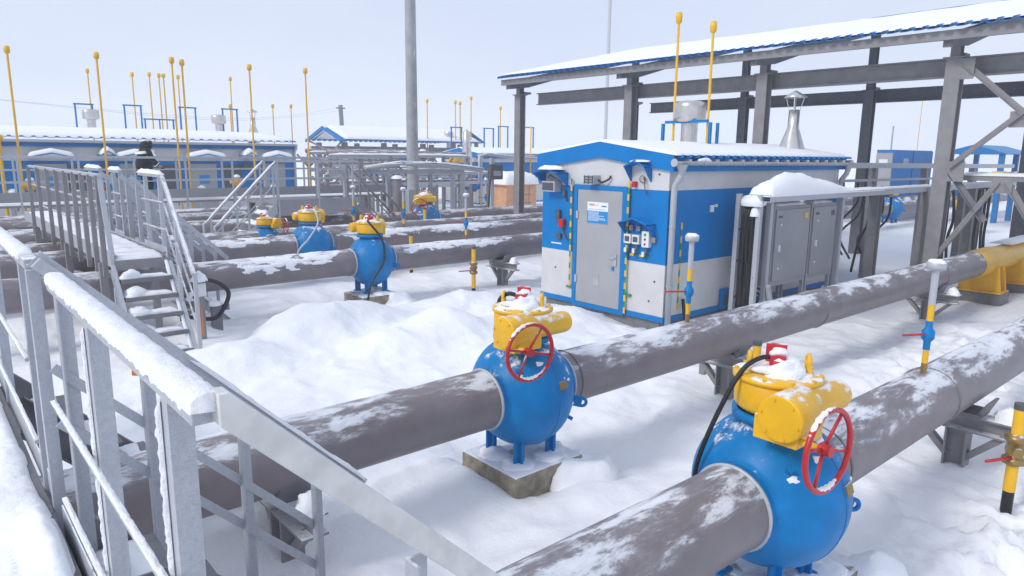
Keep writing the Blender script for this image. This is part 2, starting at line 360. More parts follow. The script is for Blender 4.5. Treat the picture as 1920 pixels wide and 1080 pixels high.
crust(p3, 12.69, ((5.0, 1.3, 45, .16, .03), (5.9, .8, 35, .14, .026), (8.6, 1.8, 30, .12, .02), (9.9, 1.5, 40, .1, .02)))
crust(p4, 15.75, ((9, 2, 35, .14, .025), (11.5, 2.5, 40, .12, .02), (5.5, 1.4, 35, .12, .02)))
# ------------------------------------------------------------------ ball valves
def valve(loc, label, wheel=True, wr=.238):
    x, y, z = loc; t = thing('ball_valve', label, 'valve', loc, 'blue ball valves with yellow gearboxes')
    O = Vector(loc)
    m = MB(); pr = [(PR+.012, -.45), (PR+.012, -.405)]
    for i in range(25):
        a = R(-58+116*i/24); pr.append((.52*math.cos(a), .46*math.sin(a)))
    pr += [(PR+.012, .405), (PR+.012, .45)]
    m.lathe(pr, O, (1, 0, 0), 56); m.build('body', 'blue', t)
    for s_ in (-1, 1):
        MB().torus(O+Vector((s_*.452, 0, 0)), (1, 0, 0), PR+.004, .014, 40, 8).build('weld_ring', 'galv', t)
    MB().lathe([(.2, .44), (.2, .49), (.27, .495), (.27, .545), (.24, .55)], O, (0, 0, 1), 36).build('neck', 'blue_clean', t)
    m = MB(); m.lathe([(0, .551), (.22, .551), (.25, .575), (.262, .60), (.265, .75), (.255, .762), (.28, .765), (.28, .79), (.26, .8), (0, .81)], O, (0, 0, 1), 40)
    gb = m.build('gearbox', 'yellow', t)
    for i in range(10):
        a = 2*math.pi*(i+.3)/10; MB().lathe([(0, .012), (.014, .012), (.014, 0)], O+Vector((.258*math.cos(a), .258*math.sin(a), .797)), (0, 0, 1), 6, False).build('cover_bolt', 'yellow_clean', gb)
    Yw = -.27; zw = .665
    m = MB(); m.lathe([(0, -.46), (.135, -.46), (.145, -.45), (.145, -.18), (.13, -.16), (.1, -.12), (.1, .25), (.09, .29), (.0, .295)], O+Vector((0, Yw, zw)), (1, 0, 0), 32)
    m.b2(x-.42, x-.1, y+Yw-.1, y+Yw+.18, z+zw-.17, z+zw-.02)
    wh = m.build('worm_housing', 'yellow', t, .012)
    for i in range(6):
        a = 2*math.pi*i/6+.2; MB().lathe([(.01, 0), (.01, -.01), (0, -.01)], O+Vector((-.46, Yw+.118*math.cos(a), zw+.118*math.sin(a))), (1, 0, 0), 6, False).build('housing_bolt', 'yellow_clean', wh)
    d = nrm((.1, -.9, .28)); q = Vector((0, 0, 1)).cross(d).normalized(); c = O+Vector((d.x*.46, d.y*.52, d.z*.52)); u2 = d.cross(q)
    MB().prism([c+q*.05-u2*.035, c+q*.05+u2*.035, c-q*.05+u2*.035, c-q*.05-u2*.035], d*.012).build('name_plate', 'brass', t)
    MB().torus(O, (1, 0, 0), .519, .006, 64, 6).build('body_weld', 'blue_clean', t)
    for k_, (a, e, r_) in enumerate(((-1.9, .75, .05), (-1.2, .35, .03), (-2.4, .5, .045), (-1.0, -.15, .03), (-1.5, .95, .05))):
        d = Vector((math.cos(e)*math.cos(a), math.cos(e)*math.sin(a), math.sin(e))); c = O+Vector((d.x*.452, d.y*.512, d.z*.512))
        m = MB(); m.blob((0, 0, 0), (r_, r_*.5, .016), .7, 12, 4, k_+3); qq = d.to_track_quat('Z', 'Y'); m.v = [c+qq @ v for v in m.v]; m.build('snow_patch', 'snow', t)
    for a in (2.2, -.9):
        c = O+Vector((.18*math.cos(a), .18*math.sin(a), .805)); m = MB()
        u = Vector((-math.sin(a), math.cos(a), 0)); prof = []
        for i in range(9): b = math.pi*i/8; prof.append(c+u*.05*math.cos(b)+Vector((0, 0, .075+.05*math.sin(b))))
        prof = [c+u*.05]+prof+[c-u*.05]; nn = Vector((math.cos(a), math.sin(a), 0))
        inner = [c+u*.021*math.cos(2*math.pi*i/12)+Vector((0, 0, .078+.021*math.sin(2*math.pi*i/12))) for i in range(12)]
        m.torus(c+Vector((0, 0, .078)), nn, .036, .015, 20, 8); m.prism([c+u*.05-nn*.012, c+u*.05-nn*.012+Vector((0, 0, .06)), c-u*.05-nn*.012+Vector((0, 0, .06)), c-u*.05-nn*.012], nn*.024)
        m.build('lifting_eye', 'yellow_clean', t)
    m = MB(); m.box(O+Vector((.02, .02, .87)), (.16, .1, .1), .5); m.box(O+Vector((-.06, -.02, .86)), (.08, .05, .05), .5); m.box(O+Vector((.07, .06, .9)), (.03, .13, .13), .5)
    m.build('position_switch', 'red', t, .01)
    m = MB(); m.blob(O+Vector((.02, .02, .795)), (.21, .2, .05), .7, 24, 6, x); m.blob(O+Vector((-.02, -.05, .8)), (.15, .13, .1), .6, 16, 6, y); m.blob(O+Vector((.05, .03, .9)), (.07, .06, .045), .3, 12, 5, y)
    m.build('snow_cap', 'snow', t)
    # handwheel
    n = nrm((-.06, -.99, .02)); c = O+Vector((-.39, -.54, .545)); up = Vector((0, 0, 1)); u = n.cross(up).normalized(); v = u.cross(n)
    m = MB(); m.torus(c, n, wr, .017, 44, 10)
    for i in range(4):
        a = R(20+90*i + (12 if i % 2 else -6)); d = u*math.cos(a)+v*math.sin(a); m.tube([c-n*.03, c-n*.015+d*wr*.5, c+d*wr], .011, 8)
    hw = m.build('handwheel', 'red', t)
    MB().cyl(c+n*.02, c-n*.05, .035, 16).build('hub', 'red_clean', hw)
    MB().tube([c-n*.04, c-n*.3], .02, 10).build('wheel_shaft', 'yellow_clean', t)
    for k_, a0, a1 in ((wr+.006, .5, 1.7), (wr-.012, 4.2, 5.2)):
        pts = [c+u*k_*math.cos(a0+(a1-a0)*i/14)+v*k_*math.sin(a0+(a1-a0)*i/14) for i in range(15)]; MB().tube(pts, [.004+.013*math.sin(math.pi*i/14)**.5*(1+.3*math.sin(i*2.3)) for i in range(15)], 8).build('rim_snow', 'snow', hw)
    # lugs
    for ax, ay, az in ((.36, -.33, -.1), (-.33, .36, -.08), (-.3, -.28, .3), (.28, -.36, -.24)):
        d = nrm((ax, ay, az)); c = O+d*.5; m = MB(); big = abs(az) < .15
        q = d.cross(Vector((0, 0, 1))).normalized(); w2 = .05 if big else .02; l2 = .13 if big else .05
        up2 = q.cross(d)
        if big:
            m.prism([c-up2*w2-q*.012-d*.03, c-up2*w2-q*.012+d*(l2-.05), c+up2*w2-q*.012+d*(l2-.05), c+up2*w2-q*.012-d*.03], q*.024)
            m.torus(c+d*(l2-.045), q, .036, .016, 18, 8)
        else: m.cyl(c-d*.03, c+d*l2, .018, 10)
        m.build('body_lug', 'blue_clean', t)
    # feet
    for sx, sy in ((-1, -1), (-1, 1), (1, -1), (1, 1)):
        m = MB(); fx, fy = x+sx*.2, y+sy*.2
        m.b2(fx-.06, fx+.06, fy-.01, fy+.01, .262, .5); m.b2(fx-.01, fx+.01, fy-.05, fy+.05, .262, .5); m.b2(fx-.075, fx+.075, fy-.06, fy+.06, .25, .268)
        m.build('foot', 'blue_clean', t)
    return t
v1 = valve((4.2, 4.71, PZ), 'blue ball valve with red handwheel on the middle pipeline, snow heaped on its gearbox')
v2 = dup(v1, (4.17, 2.18, PZ), 'large blue ball valve in the right foreground with red handwheel and black hose', 0)
v3 = dup(v1, (7.12, 12.69, PZ), 'blue ball valve on the nearest back pipeline, wheel turned away and wire hanging down', math.pi)
v4 = dup(v1, (7.25, 15.75, PZ), 'blue ball valve behind and left of the one with hanging black wire', math.pi)
v5 = dup(v1, (6.75, 17.25, PZ-.05), 'smallest blue ball valve in the back row with flat red wheel above it', math.pi*.5, (.75, .75, .75))
v6 = dup(v1, (13.35, 20.0, PZ), 'blue valve under a large open red wheel beside the tall lamp post', -.25)
for o in v6.children:
    if o.name.startswith('handwheel'): o.scale = (1.15, 1.15, 1.15); o.location = Vector((.06, .06, -.2))
dup(v1, (33, 12.69, PZ), 'blue ball valve half hidden behind steel posts right of the hut', math.pi)
def hose(pts, r, label, m_='black', cat='hose', group=None, name='cable_hose'):
    # smooth through the points
    P = [Vector(p) for p in pts]; out = []
    for i in range(len(P)-1):
        a, b, c, d = P[max(i-1, 0)], P[i], P[i+1], P[min(i+2, len(P)-1)]
        for k_ in range(8):
            t = k_/8; out.append(.5*((2*b)+(c-a)*t+(2*a-5*b+4*c-d)*t*t+(3*b-a-3*c+d)*t**3))
    out.append(P[-1]); o = MB().tube(out, r, 8).build(name, m_); return tag(o, label, cat, group)
hose([(4.17, 2.2, 1.77), (4.06, 2.23, 1.79), (3.95, 2.28, 1.74), (3.87, 2.33, 1.6), (3.8, 2.42, 1.3), (3.77, 2.48, 1.05), (3.79, 2.51, .84)], .016, 'black frosted hose arching from red switch on right foreground valve')
hose([(4.18, 4.74, 1.77), (4.12, 4.82, 1.79), (4.12, 4.95, 1.7), (4.2, 5.05, 1.45), (4.35, 5.15, 1.0), (4.45, 5.25, .5), (4.5, 5.3, .15)], .02, 'short black hose behind gearbox of the middle pipeline valve')
hose([(7.05, 12.65, 1.71), (6.95, 12.35, 1.66), (7.12, 12.2, 1.35), (7.1, 12.12, .95), (6.86, 12.1, .62), (6.75, 12.1, .4), (6.7, 12.1, .1)], .022, 'black wire hanging down the blue valve on nearest back pipeline')
hose([(7.15, 15.7, 1.71), (7.2, 15.4, 1.72), (7.2, 15.22, 1.45), (6.95, 15.2, 1.1), (6.7, 15.25, .8), (6.65, 15.3, .3)], .022, 'pale frosted wire looping over the blue valve farther back', 'galv_frost')
def plinth(x, y, label, seed, rz=0, dx=0, s=(.86, .8)):
    m = MB(); m.box((x+dx, y, 0), (s[0], s[1], .5), rz)
    t = thing('concrete_plinth', label, 'plinth', (x, y, 0), 'concrete blocks under the valves')
    m.build('block', 'conc', t, .03)
    m = MB(); rnd = random.Random(seed)
    for i in range(5):
        a = rnd.uniform(0, 6.28); m.blob((x+dx+.27*math.cos(a), y+.27*math.sin(a), .24), (rnd.uniform(.1, .2), rnd.uniform(.1, .2), rnd.uniform(.04, .07)), .5, 14, 5, i+seed)
    m.build('snow_patch', 'snow', t); MB().blob((x+.42, y-.42, -.1), (.42, .3, .36), .35, 22, 8, seed).build('snow_bank', 'snow', t)
plinth(4.22, 4.71, 'weathered concrete block under the middle pipeline valve', 2, .0)
plinth(4.42, 2.16, 'snow dusted concrete block under the right foreground valve', 3)
plinth(7.05, 12.55, 'concrete block under the valve with hanging wire, partly buried in snow', 4)
# ------------------------------------------------------------------ pipe supports
def support(x, y, label, wide=1.0):
    t = thing('pipe_support', label, 'pipe support', (x, y, 0), 'steel trestles carrying the pipelines')
    MB().ibeam((x, y, -.3), (x, y, .42), .18, .2, .02, .02).build('post', 'steel', t, .004)
    MB().ibeam((x, y-wide/2, .5), (x, y+wide/2, .5), .2, .17, .02, .02).build('crossbeam', 'steel_snow', t, .004)
    for s_ in (-1, 1): MB().bar((x, y+s_*.08, .12), (x, y+s_*wide*.38, .42), .06, .08, (1, 0, 0)).build('brace', 'steel', t)
    m = MB(); m.lathe([(PR+.006, -.15), (PR+.02, -.15), (PR+.02, .15), (PR+.006, .15)], (x, y, PZ), (1, 0, 0), 40)
    m.v = [v if v.z < PZ-.13 else Vector((v.x, y+(v.y-y)*.99, PZ-.13)) for v in m.v]
    m = MB(); m.b2(x-.16, x+.16, y-.2, y+.2, .588, .63); m.prism([(x-.14, y-.2, .6), (x-.14, y-.27, .76), (x-.14, y-.24, .76), (x-.14, y-.15, .6)], (.28, 0, 0)); m.prism([(x-.14, y+.2, .6), (x-.14, y+.27, .76), (x-.14, y+.24, .76), (x-.14, y+.15, .6)], (.28, 0, 0))
    m.build('saddle', 'dark', t)
    for s_ in (-1, 1): MB().blob((x, y+s_*wide*.4, .585), (.1, .12, .1-.03*s_), .5, 12, 5, x).build('snow_cap', 'snow', t)
    return t
sp = support(7.75, 4.75, 'steel trestle under the middle pipeline, nearer its handwheel valve')
for x, y, l in ((14.5, 4.71, 'steel trestle under the middle pipeline, close to the yellow painted end'), (7.75, 2.1, 'steel trestle under the right foreground pipeline with snow on its arm'),
                (10.5, 12.5, 'steel trestle under the nearest back pipeline, left of the hut'), (1.9, 4.75, 'dark trestle under the middle pipeline beneath the foreground stair'), (16, 2.18, 'distant steel trestle under the right foreground pipeline'),
                (3.5, 12.69, 'steel trestle holding the nearest back pipeline beside the bridge stair')):
    dup(sp, (x, y, 0), l)
m = MB(); m.bar((8.3, 5.45, -.2), (8.3, 5.45, .5), .09, .09); m.bar((8.3, 5.45, .5), (8.3, 4.9, .55), .07, .07); tag(m.build('stub_post', 'steel', None, .004), 'short steel post beside trestle of the middle pipeline', 'post')
def saddle_block(x, label):
    t = thing('yellow_pipe_saddle', label, 'pipe saddle', (x, 4.71, 0), 'yellow saddles under the yellow pipe end')
    m = MB(); m.prism([(x-.2, 4.3, .27), (x-.2, 4.38, .8), (x-.2, 5.04, .8), (x-.2, 5.12, .27)], (.03, 0, 0)); m.prism([(x+.17, 4.3, .27), (x+.17, 4.38, .8), (x+.17, 5.04, .8), (x+.17, 5.12, .27)], (.03, 0, 0))
    m.b2(x-.3, x+.3, 4.28, 5.14, .24, .272); m.b2(x-.168, x+.168, 4.6, 4.82, .274, .7)
    m.build('bracket', 'yellow_clean', t, .004)
    MB().b2(x-.26, x+.26, 4.25, 5.15, -.2, .238).build('base_block', 'dark', t, .01)
saddle_block(17.6, 'yellow bracket under yellow pipe end, nearer the grey pipe')
saddle_block(19.4, 'yellow bracket under yellow pipe end, farther along')
m = MB(); m.pad(18.6, 21.5, 4.5, 4.95, 1.19, .03, 20, 8); tag(m.build('snow_sheet', 'snow'), 'thin sheet of snow lying on the yellow pipe end', 'snow')
# ------------------------------------------------------------------ vent standpipes
def standpipe(x, y, label, top=2.2, base=PZ+PR):
    t = thing('vent_standpipe', label, 'vent pipe', (x, y, base), 'capped vent pipes on the pipelines'); H = top-base
    def seg(a, b, r, n, mt, pr=None): return MB().lathe(pr or [(r, 0), (r, (b-a)*H)], (x, y, base+a*H), (0, 0, 1), 14).build(n, mt, t)
    seg(-.03, .09, .026, 'base_pipe', 'brass'); seg(.09, .21, .026, 'lower_band', 'yellow_clean')
    seg(.21, .46, .03, 'stop_valve', 'blue_clean', [(.03, 0), (.03, .07*H), (.055, .1*H), (.055, .16*H), (.03, .19*H), (.03, .25*H)])
    MB().tube([(x, y, base+.34*H), (x-.09, y+.02, base+.35*H), (x-.3, y+.1, base+.36*H)], .011, 6).build('lever', 'red_clean', t)
    seg(.46, .6, .028, 'upper_band', 'yellow_clean'); seg(.6, .93, .03, 'riser', 'galv_frost'); 
    seg(.93, 1, .1, 'vent_cap', 'galv_frost', [(.03, -.03), (.074, -.03), (.08, 0), (.08, .03), (.06, .042), (0, .046)])
    MB().blob((x, y, base+.93*H+.028), (.075, .075, .034), .25, 14, 5, x).build('snow_cap', 'snow', t)
    return t
s1 = standpipe(6.8, 2.18, 'capped vent pipe with red lever on the right foreground pipeline')
for x, y, l in ((6.78, 4.71, 'capped vent pipe on the middle pipeline in front of the hut corner'), (9.57, 12.69, 'capped vent pipe on the nearest back pipeline left of the hut'),
                (9.84, 15.75, 'capped vent pipe on the second back pipeline, below the lamp post'), (9.2, 17.25, 'capped vent pipe behind the yellow gearbox of the valve with hanging wire'),
                (15.98, 20, 'farthest capped vent pipe, before the blue and white hut at the back')):
    dup(s1, (x, y, PZ+PR), l)
def marker(x, y, h, label, cock=True, z0=-.2):
    t = thing('yellow_marker_pipe', label, 'marker pipe', (x, y, z0), 'yellow marker pipes in the snow')
    MB().cyl((x, y, z0), (x, y, z0+.33), .045, 14).build('black_foot', 'black', t)
    MB().cyl((x, y, z0+.33), (x, y, h-.05), .047, 14).build('tube', 'yellow_clean', t)
    if cock:
        zc = (h+z0+.3)/2; m = MB(); m.lathe([(.05, -.14), (.09, -.12), (.09, -.08), (.06, -.06), (.075, 0), (.06, .06), (.09, .08), (.09, .12), (.05, .14)], (x, y, zc), (0, 0, 1), 16)
        m.cyl((x-.1, y-.05, zc), (x+.1, y+.05, zc), .04, 12); mm = m.build('cock', 'brass', t)
        MB().tube([(x-.09, y, zc-.05), (x-.32, y+.12, zc-.06)], .014, 6).build('lever', 'red_clean', mm)
    MB().cyl((x, y, h-.05), (x, y, h), .052, 14).build('tube_cap', 'dgrey', t)
    return t
marker(9.37, 12.15, 1.05, 'yellow marker pipe with red lever, in front of the nearest back pipeline'); 
marker(6.98, 1.46, 1.02, 'yellow marker pipe with brass flange cock at the right edge', True, -.1)
marker(7.4, 4.15, .93, 'short yellow marker pipe in front of middle pipeline trestle', False)
marker(9.64, 15.1, 1.05, 'short yellow marker pipe between the first two back pipelines', False)
marker(12.6, 18.9, 1.35, 'tiny yellow marker pipe between the farthest back pipelines', False)
# ------------------------------------------------------------------ terminal box with looped cable beside the bridge stair
t = thing('terminal_box', 'small white terminal box with snowy top on a post beside bridge stair', 'terminal box', (3.43, 11.5, 0))
MB().bar((3.38, 11.46, -.2), (3.38, 11.46, .82), .1, .1).build('post', 'steel', t, .004)
MB().b2(3.3, 3.46, 11.38, 11.5, .8, 1.02).build('box_case', 'wht', t, .01)
m = MB(); m.prism([(3.26, 11.34, 1.02), (3.5, 11.34, 1.02), (3.38, 11.34, 1.12)], (0, .2, 0)); m.build('box_roof', 'dgrey', t)
m = MB(); m.blob((3.38, 11.44, 1.04), (.13, .13, .12), .4, 12, 6, 1); m.blob((3.38, 11.44, 1.14), (.05, .05, .06), .3, 10, 5, 1); m.build('snow_cap', 'snow', t)
hose([(3.3, 11.45, .78), (3.42, 11.7, 1.0), (3.72, 11.75, .95), (3.92, 11.75, .75), (3.82, 11.75, .48), (3.65, 11.75, .34), (3.3, 11.7, .42), (3.1, 11.7, .5)], .035, 'thick black cable looped behind the white terminal box')
t = thing('cable_post', 'brown stub post behind the looped black cable', 'post', (3.72, 11.75, 0))
m = MB(); m.box((3.72, 11.8, .15), (.16, .1, .8)); m.box((3.78, 11.8, .5), (.3, .06, .1)); m.build('stub', 'dark', t, .004); MB().blob((3.7, 11.78, .55), (.12, .08, .08), .5, 12, 5, 2).build('snow_cap', 'snow', t)
# ------------------------------------------------------------------ blue and white huts
def corr_sheet(m, x0, x1, ya, za, yb, zb, per=.22, amp=.035, th=.006):
    """trapezoid-ribbed sheet, ribs running from (ya,za) down to (yb,zb)"""
    n = int((x1-x0)/per); xs = []
    for i in range(n):
        o = x0+i*per
        xs += [(o, 0), (o+per*.55, 0), (o+per*.65, amp), (o+per*.9, amp)]
    xs.append((x0+n*per, 0)); up = []; k0 = len(m.v)
    for (x, h) in xs:
        up += [Vector((x, ya, za+h)), Vector((x, yb, zb+h)), Vector((x, ya, za+h-th)), Vector((x, yb, zb+h-th))]
    fs = []
    for i in range(len(xs)-1):
        a, b = 4*i, 4*i+4
        fs += [(a, a+1, b+1, b), (a+2, b+2, b+3, a+3), (a+1, a+3, b+3, b+1), (a, b, b+2, a+2)]
    m.add(up, fs)
def hut_shell(t, x0, x1, y0, y1, z0, zb0, zb1, zf, ze, zr):
    """walls in bands, gabled fascia, roof with snow; front faces -X, long side faces -Y"""
    yc = (y0+y1)/2; e = .0
    m = MB(); m.b2(x0, x1, y0, y1, z0+.09, zb0); m.build('lower_wall', 'white', t)
    m = MB(); m.b2(x0, x1, y0, y1, zb0, zb1); m.build('blue_band', 'panel_blue', t)
    m = MB(); m.b2(x0, x1, y0, y1, zb1, ze-.05); m.prism([(x0+.002, y0+.01, ze-.05), (x0+.002, yc, zr-.06), (x0+.002, y1-.01, ze-.05)], (x1-x0-.004, 0, 0)); m.build('upper_wall', 'white', t)
    m = MB(); m.b2(x0-.02, x1, y0-.02, y0, z0, z0+.088); m.b2(x0-.02, x0, y0, y1, z0, z0+.088); m.build('base_trim', 'panel_blue', t)
    m = MB(); h = ze-zf
    m.prism([(x0-.06, y0-.11, zf+.04), (x0-.06, y0-.11, ze+.02), (x0-.06, yc, zr+.02), (x0-.06, y1+.11, ze+.02), (x0-.06, y1+.11, zf+.04), (x0-.06, yc, zr+.02-h)], (.056, 0, 0)); m.build('gable_fascia', 'panel_blue', t)
    m = MB(); m.b2(x0-.003, x1+.06, y0-.11, y0-.002, zf+.04, ze+.0); m.build('eave_fascia', 'panel_blue', t)
    m = MB(); corr_sheet(m, x0-.055, x1+.15, yc, zr+.0, y0-.2, ze-.01); corr_sheet(m, x0-.055, x1+.15, yc, zr+.0, y1+.2, ze-.01)
    rf = m.build('roof', 'panel_blue', t)
    sl = (zr-ze)/(yc-y0+.2)
    m = MB(); m.pad(x0-.05, x1+.12, y0-.15, y1+.15, 0, .045, 60, 24, .3, 1.6, .1, lambda x, y: max(ze-.02, zr-abs(y-yc)*sl)+.022); m.build('roof_snow', 'snow', rf)
def vent_hood(m, y, z, w_, x=9.5, d=.22):
    a = w_/2; m.prism([(x, y-a, z), (x, y, z+.1), (x, y+a, z), (x, y+a, z-.02), (x, y, z+.075), (x, y-a, z-.02)], (-d, 0, 0))
    m.prism([(x, y-a, z-.012), (x, y-a+.015, z-.012), (x, y-a+.015, z-.24)], (-d, 0, 0)) if 0 else None
    for s_ in (-1, 1):
        yy = y+s_*a; m.prism([(x, yy, z-.01), (x-d, yy, z-.01), (x-.02, yy, z-.26), (x, yy, z-.26)], (0, -s_*.012, 0))
X0, X1, Y0, Y1 = 9.5, 15.5, 7.1, 10.1
hut = thing('equipment_hut', 'nearest blue and white hut with grey door and striped tape', 'hut', (12.5, 8.6, .3))
hut_shell(hut, X0, X1, Y0, Y1, .27, 1.25, 2.49, 2.76, 3.04, 3.27)
# door
def slab(x, y0, y1, z0, z1, d=.02): return MB().b2(x-d, x, y0, y1, z0, z1)
m = MB(); m.b2(9.455, 9.497, 7.93, 8.04, .25, 2.52); m.b2(9.455, 9.497, 9.12, 9.21, .25, 2.52); m.b2(9.455, 9.497, 8.04, 9.12, 2.44, 2.52); m.b2(9.455, 9.497, 8.04, 9.12, .25, .33)
m.build('door_frame', 'panel_blue', hut)
dr = slab(9.495, 8.045, 9.115, .335, 2.435, .03).build('door', 'door', hut, .004)
m = MB(); m.b2(9.44, 9.464, 8.12, 8.17, 1.12, 1.32); m.tube([(9.44, 8.145, 1.26), (9.41, 8.145, 1.26), (9.41, 8.28, 1.255)], .012, 8); m.build('handle', 'galv', dr)
MB().b2(9.43, 9.46, 8.18, 8.22, 1.03, 1.1).build('padlock', 'sky_blue', dr)
m = MB()
for z in (.7, 1.9): m.b2(9.44, 9.464, 9.085, 9.13, z, z+.14)
m.build('hinge', 'galv', dr)
m = MB(); m.box((9.462, 8.6, .8), (.01, .14, .18)); m.build('lock_plate', 'pale', dr)
sg = slab(9.464, 8.36, 8.86, 1.84, 2.22, .008).build('notice', 'sign', dr)
slab(9.4555, 8.362, 8.858, 1.842, 2.06, .003).build('notice_panel', 'sky_blue', sg)
m = MB(); rnd = random.Random(3)
for r_ in range(8):
    yy = 8.83; z = 2.035-r_*.022; end = 8.83-rnd.uniform(.2, .4)
    while yy > end: l = rnd.uniform(.015, .045); m.b2(9.4515, 9.4525, yy-l, yy, z, z+.011); yy -= l+.01
m.build('notice_text', 'wht', sg)
m = MB(); m.b2(9.4545, 9.4555, 8.4, 8.52, 2.14, 2.165); m.b2(9.4545, 9.4555, 8.42, 8.83, 2.088, 2.094); m.build('notice_heading', 'sky_blue', sg)
m = MB()
for i in range(3): m.torus((9.455, 8.80-.045*i, 2.17), (1, 0, 0), .015, .004, 16, 5); m.bar((9.455, 8.81-.045*i, 2.18), (9.455, 8.79-.045*i, 2.16), .003, .003)
m.build('notice_symbol', 'red_clean', sg)
m = MB()
for i in range(2): yy = 8.655-.045*i; m.prism([(9.455, yy-.017, 2.157), (9.455, yy+.017, 2.157), (9.455, yy, 2.188)], (-.002, 0, 0))
m.build('notice_symbol', 'yellow_clean', sg)
# tape strips of green and yellow
def tape(p, q, seg_, nm='striped_tape', w_=.035):
    p, q = Vector(p), Vector(q); L_ = (q-p).length; n = int(L_/seg_); d = (q-p)/n; a, b = MB(), MB()
    nrm_ = Vector((1, 0, 0)) if abs(p.x-q.x) < .001 and p.x < 9.6 else Vector((0, 1, 0))
    a.bar(p, q, w_, .006, nrm_)
    for i in range(0, n, 2): b.bar(p+d*i, p+d*(i+1), w_*1.12, .009, nrm_)
    o = a.build(nm, 'green', hut); b.build('yellow_stripe', 'yellow_clean', o)
tape((9.448, 9.27, .6), (9.448, 9.27, 2.62), .11); tape((9.448, 7.9, .3), (9.448, 7.9, 2.62), .11); tape((9.496, 7.86, 1.36), (9.496, 7.42, 1.36), .11)
tape((9.9, 7.096, .45), (9.9, 7.096, 1.95), .11)
m = MB(); m.b2(9.45, 9.494, 9.2, 9.36, .56, .595); m.b2(9.45, 9.494, 7.78, 7.92, .62, .655); m.build('tape_end', 'green', hut)
# lamp above the door
m = MB(); m.b2(9.3, 9.495, 8.6, 8.82, 2.54, 2.7); lamp = m.build('wall_lamp', 'galv', hut, .01)
m = MB()
for z in (2.565, 2.612, 2.66): m.b2(9.285, 9.299, 8.605, 8.815, z, z+.02)
for y in (8.605, 8.7, 8.8): m.b2(9.287, 9.298, y, y+.012, 2.545, 2.695)
m.build('lamp_grille', 'dgrey', lamp)
hose([(9.42, 8.58, 2.62), (9.4, 8.48, 2.58), (9.45, 8.36, 2.64), (9.47, 8.34, 2.7)], .018, 'short black cable beside the lamp over the grey door', name='lamp_cable')
# hooded alarms
m = MB(); vent_hood(m, 7.68, 2.88, .44); h1 = m.build('alarm_hood', 'panel_blue', hut); MB().blob((9.4, 7.64, 2.95), (.12, .2, .035), .3, 14, 5, 1).build('hood_snow', 'snow', h1)
m = MB(); m.b2(9.42, 9.49, 7.75, 7.82, 2.52, 2.62); m.build('alarm_sounder', 'red_clean', hut, .01)
m = MB(); m.torus((9.46, 7.62, 2.66), (1, 0, .2), .06, .008, 16, 6); m.tube([(9.47, 7.6, 2.7), (9.42, 7.54, 2.6), (9.46, 7.56, 2.48), (9.44, 7.5, 2.42)], .01, 6); m.build('alarm_cable', 'dgrey', hut)
m = MB(); vent_hood(m, 9.72, 2.72, .62, 9.5, .34); h2 = m.build('lamp_hood', 'panel_blue', hut); MB().blob((9.33, 9.68, 2.78), (.2, .32, .08), .35, 18, 6, 4).build('hood_snow', 'snow', h2)
m = MB(); m.b2(9.3, 9.49, 9.58, 9.93, 2.36, 2.56); fl = m.build('flood_light', 'galv', hut, .01); MB().b2(9.288, 9.299, 9.61, 9.9, 2.39, 2.53).build('lamp_glass', 'dgrey', fl)
m = MB(); m.tube([(9.45, 9.9, 2.62), (9.3, 9.7, 2.68), (9.4, 9.5, 2.55), (9.46, 9.45, 2.3), (9.47, 9.4, 2.2)], .014, 6); m.tube([(9.47, 9.46, 2.4), (9.42, 9.44, 2.26)], .03, 8); m.build('flood_cable', 'dgrey', hut)
# call point, switches
m = MB(); m.box((9.46, 9.62, 1.92), (.05, .1, .2)); m.tube([(9.46, 9.55, 1.78), (9.46, 9.5, 1.66), (9.46, 9.42, 1.5), (9.46, 9.35, 1.48)], .016, 6); m.box((9.47, 9.6, 1.52), (.05, .12, .1)); m.build('call_point_cable', 'dgrey', hut)
m = MB(); m.box((9.44, 9.5, 1.78), (.08, .12, .16)); m.build('call_point', 'red_clean', hut, .015)
m = MB(); m.b2(9.494, 9.499, 9.55, 9.83, 1.36, 1.385); m.build('wall_lettering', 'wht', hut)
m = MB(); vent_hood(m, 7.64, 1.93, .62, 9.5, .26); m.build('switch_hood', 'panel_blue', hut)
for y, z, hh in ((7.86, 1.64, .16), (7.68, 1.64, .16), (7.47, 1.66, .27)):
    m = MB(); m.box((9.45, y, z), (.09, .15, hh)); b = m.build('switch_box', 'wht', hut, .008)
    if hh < .2: MB().box((9.403, y, z), (.006, .1, .09)).build('box_window', 'dgrey', b)
    else:
        MB().cyl((9.41, y, z+.08), (9.395, y, z+.08), .022, 12).build('push_button', 'green', b); MB().cyl((9.41, y, z), (9.395, y, z), .018, 12).build('push_button', 'black', b); MB().cyl((9.41, y, z-.08), (9.395, y, z-.08), .02, 12).build('push_button', 'red_clean', b)
    m = MB(); m.tube([(9.45, y, z-hh/2), (9.44, y-.01, z-hh/2-.1), (9.43, y+.03, z-hh/2-.2)], .018, 6); m.build('gland_cable', 'dgrey', b); MB().box((9.43, y+.04, z-hh/2-.12), (.04, .05, .08)).build('cable_label', 'wht', b)
m = MB()
for y in (7.82, 7.66, 7.33, 7.97): m.box((9.47, y, 1.83 if y > 7.5 else 1.66), (.05, .08, .09))
m.build('junction_boxes', 'steel', hut)
m = MB(); rnd = random.Random(5)
for y, z in ((9.9, 2.9), (9.2, 2.95), (8.8, 3.0), (8.1, 2.95), (7.5, 2.8), (7.3, 2.75), (9.7, .9), (7.3, .95), (7.4, .6)): m.cyl((9.5, y, z), (9.488, y, z), .018, 8)
m.build('wall_fixings', 'dgrey', hut)
